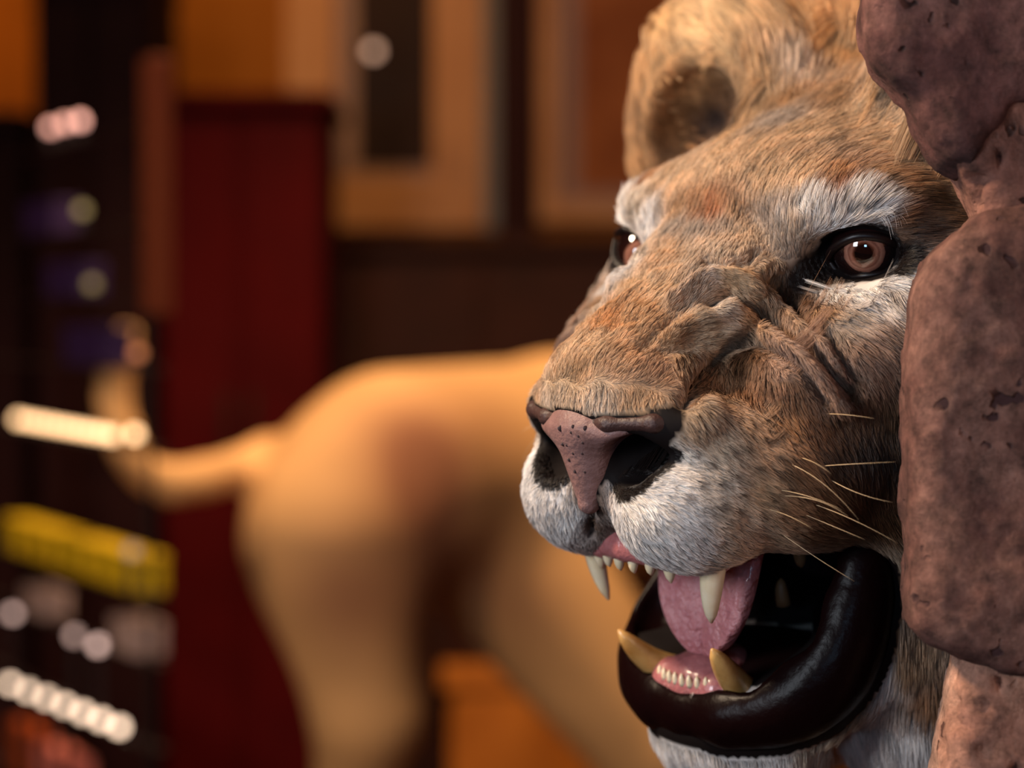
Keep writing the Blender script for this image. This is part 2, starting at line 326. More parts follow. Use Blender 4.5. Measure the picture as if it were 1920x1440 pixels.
cp, cc, cd, clen, cwt = map(np.array, (cp, cc, cd, clen, cwt)); cc = cc*.86+.14*cc.mean(1, keepdims=True)
SPOTS = [(1330, 868), (1374, 886), (1415, 872), (1455, 885), (1345, 906), (1390, 926), (1440, 932), (1480, 916), (1302, 848), (1405, 792), (1430, 820), (1372, 842), (1425, 966), (1380, 956), (1503, 932), (1465, 858), (1460, 962), (1350, 950), (1310, 905), (1280, 930), (1450, 800), (1395, 835)]
SPT = np.array([h for h in (ray(B1, *q) for q in SPOTS) if h is not None]); SPT = np.concatenate([SPT, SPT*[-1, 1, 1]])
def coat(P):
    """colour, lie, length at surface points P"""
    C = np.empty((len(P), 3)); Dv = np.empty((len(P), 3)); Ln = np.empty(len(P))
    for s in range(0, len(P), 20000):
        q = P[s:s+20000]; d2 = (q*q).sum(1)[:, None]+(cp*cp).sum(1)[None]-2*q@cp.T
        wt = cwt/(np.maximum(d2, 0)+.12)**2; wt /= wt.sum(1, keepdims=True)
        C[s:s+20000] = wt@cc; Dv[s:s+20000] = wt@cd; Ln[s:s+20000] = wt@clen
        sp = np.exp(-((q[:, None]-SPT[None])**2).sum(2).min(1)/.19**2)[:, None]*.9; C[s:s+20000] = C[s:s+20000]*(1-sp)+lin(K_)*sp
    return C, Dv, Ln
# bare black skin: nostrils, eye rims, inside of the mouth
EYE_UP = [(1512, 512), (1535, 488), (1560, 466), (1590, 446), (1622, 440), (1660, 447), (1695, 463), (1725, 482)]
EYE_UP_FAR = [(1214, 472), (1209, 452), (1196, 437), (1173, 428), (1151, 429), (1137, 433)]
EYE_LO_FAR = [(1214, 478), (1205, 500), (1180, 507), (1158, 500), (1148, 478), (1140, 440)]
EYE_LO = [(1512, 512), (1540, 514), (1575, 518), (1615, 519), (1655, 512), (1690, 500), (1725, 482)]
BARE = [([(1130, 805), (1190, 800), (1265, 778)], .55), ([(1135, 850), (1190, 845), (1240, 815)], .6), ([(1125, 890), (1160, 875)], .45), ([(1015, 800), (1035, 835), (1058, 885)], .42), ([(1515, 505), (1550, 490), (1600, 480), (1660, 480), (1710, 482)], .75), ([(1495, 525), (1520, 505)], .5), ([(1108, 945), (1110, 1003)], .12), ([(1508, 530), (1535, 526), (1580, 526), (1640, 522), (1700, 505)], .36), ([(1180, 862), (1230, 840), (1268, 800)], .35)]
EYE_R = 1.62
EYES = [(np.array(e)-EYE_R*np.array(g)/np.linalg.norm(g), np.array(g)/np.linalg.norm(g)) for e, g in (((7.29, 0, 0), (.55, .82, -.08)), ((-6.95, -.1, -.45), (.55, .80, -.05)))]
class Pts(Grid):
    def __init__(s, P): s.X, s.Y, s.Z = P.T
def chain(g, pts, k=.6, sym=True, **kw):
    d = None
    for (a, ra), (b, rb) in zip(pts[:-1], pts[1:]):
        e = g.cap(a, b, ra, rb, sym, **kw); d = e if d is None else smin(d, e, k)
    return d
def nose_fn(g):
    d = g.cap((0, 9.6, -6.3), (0, 10.5, -9.2), 2.0, .5)
    d = smin(d, g.ell((0, 10.0, -6.0), (2.9, 1.3, .8)), .6)
    return smax(d, -g.ell((2.85, 9.8, -7.75), (1.62, 2.8, 1.7)), .3)
def rim_fn(g): return chain(g, [((0, 10.85, -5.5), .30), ((2.0, 10.65, -5.55), .30), ((3.9, 9.75, -5.55), .34), ((4.7, 8.6, -5.8), .26), ((4.8, 7.8, -6.2), .15)], .4)
LIP = [((0, 5.8, -20.0), 1.15), ((2.1, 5.5, -19.95), 1.2), ((3.8, 4.6, -19.6), 1.3), ((5.0, 3.6, -18.9), 1.5), ((5.8, 2.6, -17.7), 1.55), ((6.2, 1.8, -16.2), 1.4), ((6.4, 1.2, -14.6), 1.15), ((6.5, .8, -13.0), .75), ((6.5, .8, -12.2), .45)]
def far_lip(q, r): t = min(max((q[2]+19.5)/4, 0), 1); return ((-q[0]*(1-.03*t), q[1]-2.3*t, q[2]), r*(1-.25*t))
def lip_fn(g):
    d = smin(chain(g, LIP, 1.6, False), chain(g, [far_lip(q, r) for q, r in LIP], 1.6, False), 1.)
    return smax(d, -chain(g, [((0, 5.6, -18.6), .9), ((3.2, 4.6, -18.4), .9), ((5.2, 2.8, -16.8), 1.1), ((5.6, 1.2, -14), 1.2)], 1.2), .5)
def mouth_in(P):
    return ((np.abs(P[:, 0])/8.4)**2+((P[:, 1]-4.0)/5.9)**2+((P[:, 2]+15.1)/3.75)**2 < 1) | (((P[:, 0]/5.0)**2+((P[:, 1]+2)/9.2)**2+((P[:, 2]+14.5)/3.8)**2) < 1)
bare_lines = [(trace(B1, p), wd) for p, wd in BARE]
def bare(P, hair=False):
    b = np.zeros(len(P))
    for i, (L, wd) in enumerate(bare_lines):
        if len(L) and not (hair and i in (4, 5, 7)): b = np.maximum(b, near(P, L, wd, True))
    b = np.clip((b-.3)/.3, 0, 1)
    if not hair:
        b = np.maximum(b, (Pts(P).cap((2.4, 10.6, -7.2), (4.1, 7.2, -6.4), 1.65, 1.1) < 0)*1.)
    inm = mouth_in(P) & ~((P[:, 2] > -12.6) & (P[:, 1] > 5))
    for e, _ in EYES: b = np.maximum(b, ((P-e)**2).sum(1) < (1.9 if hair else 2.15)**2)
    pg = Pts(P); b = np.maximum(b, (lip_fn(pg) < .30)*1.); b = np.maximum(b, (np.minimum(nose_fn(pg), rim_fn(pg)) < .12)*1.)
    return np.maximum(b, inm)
def corner_dark(P):      # the dark tear line at the inner corner of each eye
    d = np.full(len(P), 9.)
    for q in ((1500, 534), (1520, 530), (1542, 531)):
        k = ray(B1, *q)
        if k is not None: d = np.minimum(d, np.minimum(((P-k)**2).sum(1), ((P-k*[-1, 1, 1])**2).sum(1)))
    return np.exp(-(d/.62**2))[:, None]
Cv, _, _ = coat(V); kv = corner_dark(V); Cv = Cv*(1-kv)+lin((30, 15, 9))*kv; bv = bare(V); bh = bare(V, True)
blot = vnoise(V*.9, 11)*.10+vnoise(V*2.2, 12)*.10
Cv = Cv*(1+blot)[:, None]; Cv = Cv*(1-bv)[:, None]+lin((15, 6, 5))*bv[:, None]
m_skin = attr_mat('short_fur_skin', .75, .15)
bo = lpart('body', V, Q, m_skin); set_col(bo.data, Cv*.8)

# fur: one curve per hair
def make_fur(n_try=1500000, want=800000):
    tri = np.concatenate([Q[:, [0, 1, 2]], Q[:, [0, 2, 3]]]); a, b, c = V[tri[:, 0]], V[tri[:, 1]], V[tri[:, 2]]
    nn = np.cross(b-a, c-a); ar = np.linalg.norm(nn, axis=1)/2; cen = (a+b+c)/3; nu = -nn/(2*ar[:, None]+1e-9)
    view = CL-cen; view /= np.linalg.norm(view, axis=1, keepdims=True)
    fac = np.clip((nu*view).sum(1)*3+1.2, .06, 1)
    dens = ar*fac*np.exp(-np.clip(-cen[:, 1]-11, 0, 60)/9)*np.where((cen[:, 0] > 9.5) & (cen[:, 1] < 1), .3, 1)*(1+.8*np.exp(-(((cen-[1, 5, -2.])/[5, 5, 4])**2).sum(1)))*np.where(cen[:, 2] < -36, .1, 1)*np.where((cen[:, 2] > 0) & (cen[:, 1] < -5) & (np.abs(cen[:, 0]) > 4), 1.7, 1)*(1-bh[tri].mean(1))
    dens[cen[:, 1] < -60] = 0
    k = rng.choice(len(tri), want, p=dens/dens.sum())
    r1, r2 = np.sqrt(rng.random(want)), rng.random(want)
    W3 = np.c_[1-r1, r1*(1-r2), r1*r2][:, :, None]
    P = (V[tri[k]]*W3).sum(1); Nn = (N[tri[k]]*W3).sum(1); Nn /= np.linalg.norm(Nn, axis=1, keepdims=True)
    keep = bare(P, True) < .35; P, Nn = P[keep], Nn[keep]; n = len(P)
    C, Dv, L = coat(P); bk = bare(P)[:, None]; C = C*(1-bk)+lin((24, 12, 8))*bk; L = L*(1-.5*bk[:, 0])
    kd = corner_dark(P); C = C*(1-kd)+lin((30, 15, 9))*kd
    for e, _ in EYES:
        v = P-e; r = np.linalg.norm(v, axis=1, keepdims=True); k = np.exp(-np.clip(r-2.0, 0, 9)**2/.7); Dv += 1.3*k*v/r; L = L*(1-.4*k[:, 0]*(np.abs(v[:, 2]) < 1.2)); L = L*(1-.35*k[:, 0]*(v[:, 2] < .5))
    L = np.where(Pts(P).ell((-8.6, -6.5, 4.4), (5.2, 3.4, 4.7), False, 0, 12) < 0, L*.3, L)
    # tufts: slow swirls of the lie, and clumping towards shared tips
    for q in range(3):
        Dv[:, q] += .30*vnoise(P*1.3, 20+q)+.28*vnoise(P*3.2, 30+q)+.10*rng.standard_normal(n)
    Tn = Dv-Nn*(Dv*Nn).sum(1, keepdims=True); Tn /= np.linalg.norm(Tn, axis=1, keepdims=True)+1e-9
    fold = np.zeros(n); foldw = np.zeros(n)
    for FP in FOLD_PTS: foldw = np.maximum(foldw, near(P, FP, .9))
    for FP in FOLD_PTS: fold = np.maximum(fold, near(P, FP, .3))
    L = L*(1-.5*fold)*(1-.3*foldw)*(1+.35*np.exp(-(((P-[0, 5, -2.])/[5, 5, 4])**2).sum(1)))
    lift = .30+.14*np.exp(-(((P-[0, 5, -2.])/[5, 5, 4])**2).sum(1))+.22*vnoise(P*2.0, 41)+.10*rng.standard_normal(n); lift = np.clip(lift+.18*foldw, .08, .85)
    L = L*(.72-.12*np.clip((np.hypot(P[:, 1]+9, P[:, 2]-6) < 9)*np.clip((np.abs(P[:, 0])-4.5)/2, 0, 1), 0, 1))*(.65+.6*rng.random(n))*(1+.25*vnoise(P*1.6, 42)); L = np.clip(L, .15, 4)
    cell = np.floor((P+.12*np.stack([vnoise(P*3, 60+q) for q in range(3)], 1))/.30).astype(np.int64); key = (cell[:, 0]*73856093) ^ (cell[:, 1]*19349663) ^ (cell[:, 2]*83492791)
    _, inv = np.unique(key, return_inverse=True); cnt = np.bincount(inv)
    cpos = np.stack([np.bincount(inv, P[:, q])/cnt for q in range(3)], 1)[inv]
    K = 5; pts = np.empty((n, K, 3)); s = np.linspace(0, 1, K)
    for j, t in enumerate(s):
        up = lift*t*(1-.45*t)+.02*t; p = P+Nn*(L*up)[:, None]+Tn*(L*np.sqrt(np.maximum(1-lift**2*.6, .1))*t)[:, None]
        p += (cpos-P)*(.62*t*t*np.clip(1.25-L*.55, .15, 1))[:, None]
        pts[:, j] = p
    bad = np.zeros(n, bool)
    for e, gz in EYES:
        r0 = np.linalg.norm(P-e, axis=1)
        for j in (2, 3, 4): rj = np.linalg.norm(pts[:, j]-e, axis=1); bad |= (r0 < 3.4) & ((rj < r0-.05) | (rj < 1.85))
        for j in range(K):
            v = pts[:, j]-e; al = v@gz; pr = np.linalg.norm(v-al[:, None]*gz, axis=1); bad |= (al > .6) & (al < 4) & (pr < 1.25)
    pt = Pts(pts[:, -1]); bad |= (lip_fn(pt) < .08) | (nose_fn(pt) < .0)
    nz_ = Pts(pts[:, 2:].reshape(-1, 3)).cap((2.4, 10.6, -7.2), (4.1, 7.6, -6.4), 1.0, .8); bad |= (nz_.reshape(n, -1) < 0).any(1)
    ec = Pts(pts.reshape(-1, 3)).ell((-8.6, -6.3, 4.6), (3.7, 2.3, 3.3), False, 0, 12); bad |= (ec.reshape(n, -1) < 0).any(1)
    rg = (np.abs(P[:, 0]) < 6) & (P[:, 1] > 5.5) & (np.abs(P[:, 2]+7.5) < 3)
    for e, _ in EYES: rg |= ((P-e)**2).sum(1) < 3.6**2
    rg = np.where(rg & ~bad)[0]
    for j in range(1, K): bad[rg] |= (bare(pts[rg, j]) > .5) & (bk[rg, 0] < .3)
    g = ~bad; P, C, L, pts = P[g], C[g], L[g], pts[g]; n = len(P)
    v = 1+.20*rng.standard_normal(n)+.32*vnoise(P*3.4, 50)+.18*vnoise(P*1.1, 51)+.12*vnoise(P*7, 52); v = np.clip(v, .25, 1.7)
    warm = .06*rng.standard_normal(n)
    C = np.clip(C*v[:, None]*(1+warm[:, None]*[0, -.5, -1.]), 0, 1)
    dark = (rng.random(n) < .045) & (C[:, 0] < .6); C[dark] *= .35
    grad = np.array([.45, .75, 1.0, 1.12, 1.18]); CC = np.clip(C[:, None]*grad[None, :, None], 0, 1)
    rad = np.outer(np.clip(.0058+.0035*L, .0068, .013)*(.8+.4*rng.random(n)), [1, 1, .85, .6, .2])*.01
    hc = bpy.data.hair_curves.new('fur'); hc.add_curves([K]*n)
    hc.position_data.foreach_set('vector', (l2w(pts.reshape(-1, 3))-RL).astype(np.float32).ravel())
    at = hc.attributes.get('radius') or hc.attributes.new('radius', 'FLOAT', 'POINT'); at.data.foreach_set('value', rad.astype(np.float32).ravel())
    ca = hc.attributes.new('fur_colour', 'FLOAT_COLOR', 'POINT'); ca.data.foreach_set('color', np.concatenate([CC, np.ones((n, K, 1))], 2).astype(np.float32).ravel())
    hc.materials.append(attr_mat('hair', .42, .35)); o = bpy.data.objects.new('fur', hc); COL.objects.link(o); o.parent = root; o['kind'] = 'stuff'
    return n
make_fur()

# ------------------------------------------------------------------ parts of the head
def sdf_part(name, fn, lo, hi, h, mat, parent=None, label=None):
    g = Grid(*[np.arange(a, b+h, h) for a, b in zip(lo, hi)]); v, q = surface_nets(fn(g), g.ax)
    return lpart(name, v, q[:, ::-1], mat, parent, label)
def tube(name, pts, rad, mat, parent, n=8, label=None, raw=False, world=False):
    """a swept round bar through pts with a radius at each, closed at both ends"""
    P = np.asarray(pts, float); K = len(P); Tn = np.gradient(P, axis=0); Tn /= np.linalg.norm(Tn, axis=1, keepdims=True)
    up = np.array([.3, .2, 1.]) if abs(Tn[0][2]) < .9 else np.array([1., .1, 0])
    U = np.cross(Tn, up); U /= np.linalg.norm(U, axis=1, keepdims=True); W = np.cross(Tn, U)
    a = np.arange(n)*2*math.pi/n; r = np.asarray(rad, float)[:, None, None]
    R_ = P[:, None]+r*(np.cos(a)[None, :, None]*U[:, None]+np.sin(a)[None, :, None]*W[:, None])
    v = np.concatenate([R_.reshape(-1, 3), P[:1]-Tn[:1]*rad[0]*.3, P[-1:]+Tn[-1:]*rad[-1]*.3]); q = []
    for i in range(K-1):
        for j in range(n): q.append((i*n+j, i*n+(j+1) % n, (i+1)*n+(j+1) % n, (i+1)*n+j))
    for j in range(n):
        q.append(((j+1) % n, j, K*n, K*n)); q.append(((K-1)*n+j, (K-1)*n+(j+1) % n, K*n+1, K*n+1))
    q = [tuple(dict.fromkeys(f)) for f in q]
    me = bpy.data.meshes.new(name); me.from_pydata(([tuple(x) for x in (v if world else l2w(v)-RL)]), [], q); me.update()
    import bmesh
    bm = bmesh.new(); bm.from_mesh(me); bmesh.ops.recalc_face_normals(bm, faces=bm.faces); bm.to_mesh(me); bm.free()
    for f in me.polygons: f.use_smooth = True
    if raw: return me
    o = link(name, me, mat, parent)
    if label: o['label'] = label
    return o
def curve3(p0, p1, p2, n=8):
    t = np.linspace(0, 1, n)[:, None]; return (1-t)**2*np.array(p0, float)+2*t*(1-t)*np.array(p1, float)+t*t*np.array(p2, float)

m_lip = mat('black_lip', (15, 4, 4), .31, .055, bump=(90, .2))
m_lid = mat('eye_rim', (20, 9, 8), .4, .3)
m_nose = mat('nose_leather', (132, 98, 93), .5, .3, noise=(75, (106, 76, 71), .2), bump=(420, .25), sss=.1)
m_noserim = mat('dark_nose_rim', (62, 40, 36), .5, .35, bump=(300, .3))
m_spot = mat('nose_freckle', (52, 32, 30), .5, .35)
m_tongue = mat('tongue_flesh', (200, 136, 136), .3, .5, coat=.35, noise=(45, (168, 92, 98), .22), bump=(230, .9), sss=.15)
m_gum = mat('gum_flesh', (172, 108, 106), .35, .5, coat=.4, noise=(90, (150, 84, 86), .25), bump=(200, .4), sss=.15)
m_tooth = mat('ivory', (232, 216, 188), .32, .5, coat=.3, noise=(70, (214, 188, 146), .25), sss=.1)
m_old = mat('yellowed_ivory', (214, 170, 104), .32, .5, coat=.3, noise=(60, (168, 112, 52), .2), sss=.1)
m_shaded = mat('shaded_ivory', (120, 88, 58), .5, .4)  # ivory darkened in colour for the dim back of the mouth
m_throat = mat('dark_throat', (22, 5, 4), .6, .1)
m_whisker = mat('whisker_hair', (205, 172, 132), .4, .4)
# glass eyes
def eye_mat():
    m = mat('glass_eye', (20, 8, 6), .06, .5, coat=1.); m.node_tree.nodes['Principled BSDF'].inputs['Coat Roughness'].default_value = .01
    nt = m.node_tree; b = nt.nodes['Principled BSDF']; L = nt.links.new
    co = nt.nodes.new('ShaderNodeTexCoord'); sp = nt.nodes.new('ShaderNodeSeparateXYZ'); L(co.outputs['Object'], sp.inputs[0])
    ln = nt.nodes.new('ShaderNodeVectorMath'); ln.operation = 'MULTIPLY'; ln.inputs[1].default_value = (1, 1, 0); L(co.outputs['Object'], ln.inputs[0])
    le = nt.nodes.new('ShaderNodeVectorMath'); le.operation = 'LENGTH'; L(ln.outputs[0], le.inputs[0])
    no = nt.nodes.new('ShaderNodeTexNoise'); no.inputs['Scale'].default_value = 420; no.inputs['Detail'].default_value = 3; L(co.outputs['Object'], no.inputs['Vector'])
    ad = nt.nodes.new('ShaderNodeMath'); ad.operation = 'MULTIPLY_ADD'; ad.inputs[1].default_value = .0014; L(no.outputs['Fac'], ad.inputs[0]); L(le.outputs['Value'], ad.inputs[2])
    sc = nt.nodes.new('ShaderNodeMath'); sc.operation = 'MULTIPLY'; sc.inputs[1].default_value = 1/.012; L(ad.outputs[0], sc.inputs[0])
    r = nt.nodes.new('ShaderNodeValToRGB'); e = r.color_ramp.elements
    e[0].position = 0; e[0].color = (.004, .002, .002, 1); e[1].position = 1; e[1].color = (*lin((22, 9, 8)), 1)
    for p, c in ((.36, (14, 6, 5)), (.43, (74, 40, 28)), (.47, (106, 64, 50)), (.52, (130, 86, 70)), (.60, (102, 62, 50)), (.66, (140, 96, 80)), (.755, (120, 78, 64)), (.80, (30, 12, 10))):
        q = e.new(p); q.color = (*lin(c), 1)
    L(sc.outputs[0], r.inputs['Fac'])
    lt = nt.nodes.new('ShaderNodeMath'); lt.operation = 'GREATER_THAN'; lt.inputs[1].default_value = 0; L(sp.outputs['Z'], lt.inputs[0])
    mx = nt.nodes.new('ShaderNodeMix'); mx.data_type = 'RGBA'; mx.inputs['A'].default_value = (*lin((22, 9, 8)), 1); L(lt.outputs[0], mx.inputs['Factor']); L(r.outputs['Color'], mx.inputs['B'])
    L(mx.outputs['Result'], b.inputs['Base Color']); return m
m_eye = eye_mat()
import bmesh
def fit_lid(e, pts, r):
    """lid line laid on a sphere a little larger than the eyeball"""
    out = []
    for x, y in pts:
        d = w2l(px(x, y, 1.0))-CL; d /= np.linalg.norm(d); oc = CL-e; b = oc@d; disc = b*b-(oc@oc-r*r)
        p = CL+d*(-b-math.sqrt(max(disc, 0))); v = p-e; out.append(e+v/np.linalg.norm(v)*r)
    P = np.array(out)                                     # smooth through the points
    t = np.linspace(0, len(P)-1, 24); i = np.minimum(t.astype(int), len(P)-2); f = (t-i)[:, None]; f = f*f*(3-2*f)*.5+f*.5
    P = P[i]*(1-f)+P[i+1]*f
    for _ in range(4): P[1:-1] = (P[:-2]+2*P[1:-1]+P[2:])/4
    return P
for side, (e, g) in zip((1, -1), EYES):
    me = bpy.data.meshes.new('eyeball'); bm = bmesh.new(); bmesh.ops.create_uvsphere(bm, u_segments=48, v_segments=32, radius=EYE_R*.01)
    for v in bm.verts:                                    # cornea bulge
        k = max(0, v.co.z/(EYE_R*.01)-.80)/.2; v.co *= 1+.035*k*k*(3-2*k)
    for f in bm.faces: f.smooth = True
    bm.to_mesh(me); bm.free()
    o = link('eyeball', me, m_eye, root); c = l2w(e); gw = l2w(e+g)-c
    o.location = c-RL; o.rotation_euler = Vector(gw).to_track_quat('Z', 'Y').to_euler(); o['label'] = 'glassy brown eye with dark pupil'
    up = fit_lid(e, EYE_UP if side > 0 else EYE_UP_FAR, 1.78); lo = fit_lid(e, EYE_LO if side > 0 else EYE_LO_FAR, 1.76)
    tube('upper_eyelid', up, np.interp(np.linspace(0, 1, len(up)), [0, .2, .8, 1], [.12, .20, .20, .08]), m_lid, root, 10)
    tube('lower_eyelid', lo, np.interp(np.linspace(0, 1, len(lo)), [0, .2, .8, 1], [.10, .13, .13, .08]), m_lid, root, 10)

# nose leather, nostril rims, freckles
nose = sdf_part('nose', nose_fn, (-3, 7.5, -10.5), (3, 12.6, -4.2), .1, m_nose)
sdf_part('nostril_rim', rim_fn, (-6, 6.5, -7.6), (6, 12, -4.4), .11, m_noserim, nose, 'dark brown upper rim of the nose')
nv = np.empty(len(nose.data.vertices)*3); nose.data.vertices.foreach_get('co', nv); nv = w2l(nv.reshape(-1, 3)+RL)
nq = np.array([p.vertices[:] for p in nose.data.polygons]); BN = bvh_of(nv, nq)
for x, y, r in ((1051, 803, 6), (1075, 800, 4), (1098, 803, 5), (1071, 811, 3), (1056, 833, 4), (1063, 835, 3), (1093, 830, 3), (1068, 862, 4), (1075, 850, 3), (1079, 884, 4), (1097, 885, 3), (1092, 850, 3), (1085, 818, 3)):
    h = ray(BN, x, y)
    if h is None: continue
    bm = bmesh.new(); bmesh.ops.create_icosphere(bm, subdivisions=2, radius=r*.00023); me = bpy.data.meshes.new('freckle')
    for v in bm.verts: v.co.y *= .3; v.co.z *= rng.uniform(.7, 1.2)
    bm.to_mesh(me); bm.free(); f = link('freckle', me, m_spot, nose); f.location = l2w(h)-RL

# lips, gums, tongue
lip = sdf_part('lower_lip', lip_fn, (-9, -4, -22.5), (9, 9, -11), .16, m_lip, label='glossy black lower lip')
def gum_fn(g):
    d = chain(g, [((0, 5.7, -18.9), .95), ((1.5, 5.5, -18.9), .9), ((2.3, 5.0, -18.9), .8)], .4)
    return smin(d, g.ell((0, 4.3, -18.3), (1.6, 1.9, .9)), .5)
sdf_part('lower_gum', gum_fn, (-5, 1, -21), (5, 8, -16.8), .12, m_gum)
def ugum_fn(g): return chain(g, [((0, 8.6, -11.6), .75), ((2.0, 8.2, -11.7), .75), ((3.7, 6.9, -12.0), .8)], .4)
sdf_part('upper_gum', ugum_fn, (-6, 4, -14), (6, 10.5, -10), .13, m_gum)
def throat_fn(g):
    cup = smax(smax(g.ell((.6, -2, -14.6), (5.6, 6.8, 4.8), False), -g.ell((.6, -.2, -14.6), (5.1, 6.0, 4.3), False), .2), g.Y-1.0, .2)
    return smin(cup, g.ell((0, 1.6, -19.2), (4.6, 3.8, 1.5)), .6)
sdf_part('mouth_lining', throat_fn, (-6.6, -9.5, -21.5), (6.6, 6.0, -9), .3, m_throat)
# tongue: rows from the hidden root down to the tip resting on the floor of the mouth
rows = [(-11.6, 3.2, 2.9, 0), (-12.6, 3.9, 3.05, .1), (-13.6, 4.4, 3.05, .05), (-14.6, 4.7, 2.95, .1), (-15.5, 4.9, 2.65, .15), (-16.2, 5.05, 2.2, .15), (-16.8, 5.15, 1.7, .1), (-17.25, 5.15, 1.05, .1), (-17.5, 5.1, .5, 0)]
tv, tq, nw = [], [], 15
for z, y, hw, cup in rows:
    for j in range(nw):
        u = -1+2*j/(nw-1); tv.append((.45+hw*u, y+cup*(u*u)-.25*math.exp(-(u/.12)**2), z+.15*cup*u*u))
for i in range(len(rows)-1):
    for j in range(nw-1): tq.append((i*nw+j, i*nw+j+1, (i+1)*nw+j+1, (i+1)*nw+j))
tg = lpart('tongue', np.array(tv), np.array(tq), m_tongue)
md = tg.modifiers.new('thick', 'SOLIDIFY'); md.thickness = .007; md.offset = 0
md = tg.modifiers.new('round', 'SUBSURF'); md.levels = 2; md.render_levels = 2
# teeth
def tooth(p0, p1, p2, r, m, n=10, flat=1.):
    P = curve3(p0, p1, p2, n); t = np.linspace(0, 1, n); tube('tooth', P, r*np.sqrt(np.maximum(1-t**1.7, .012)), m, root, 12)
tooth((3.9, 7.0, -11.3), (3.75, 7.5, -13.2), (3.35, 7.25, -14.95), .62, m_tooth)
tooth((-3.9, 7.3, -10.9), (-3.85, 7.6, -12.9), (-3.35, 7.25, -14.95), .55, m_tooth)
tooth((2.2, 4.7, -19.0), (2.7, 5.9, -18.0), (2.94, 7.0, -16.3), .72, m_old)
tooth((-2.1, 4.7, -18.9), (-2.6, 6.1, -18.3), (-2.94, 7.2, -16.35), .72, m_old)
for i in range(6):
    x = -2.3+.92*i; r = .36 if i in (0, 5) else .27; y = 8.75-.09*x*x
    tooth((x, y, -11.9), (x, y+.15, -12.35), (x*.98, y+.05, -12.75-(.3 if i in (0, 5) else 0)), r, m_tooth, 6)
for i in range(8):
    x = -1.5+3.0*i/7; y = 6.45-.12*x*x
    tooth((x, y, -18.6), (x, y+.1, -18.3), (x, y+.05, -18.05), .165, m_tooth, 5)
for x, y, d in ((1502, 1050, .885), (1466, 1098, .895)):
    p = w2l(px(x, y, d)); up = 1 if y < 1080 else -1
    tooth(p+[0, 0, .9*up], p+[0, .1, 0], p-[0, 0, .35*up], .34, m_shaded, 6)
# whiskers: root on the lip pad, sweeping back and out
WH = [[(1477, 868), (1545, 908), (1610, 975)], [(1500, 858), (1528, 868), (1558, 888)], [(1538, 874), (1600, 870), (1680, 866)], [(1553, 897), (1610, 925), (1674, 942)], [(1458, 918), (1520, 932), (1578, 956)], [(1522, 944), (1600, 975), (1684, 1019)], [(1438, 954), (1480, 968), (1524, 992)], [(1505, 963), (1565, 988), (1622, 1012)], [(1463, 999), (1530, 1045), (1602, 1090)], [(1545, 776), (1590, 778), (1640, 785)], [(1460, 930), (1530, 938), (1590, 968)]]
for a, b, c in WH:
    h = ray(B1, *a)
    if h is None: continue
    d0 = ((l2w(h)-CAM)@C2W)[1]; p = [w2l(px(*a, d0+.002)), w2l(px(b[0], b[1], d0-.012)), w2l(px(c[0], c[1], d0-.018))]
    ctrl = 2*p[1]-.5*(p[0]+p[2]); P = curve3(p[0], ctrl, p[2], 12); tube('whisker', P, np.linspace(.017, .005, 12), m_whisker, root, 5)
    q = P*[-1, 1, 1]; tube('whisker', q, np.linspace(.017, .005, 12), m_whisker, root, 5)

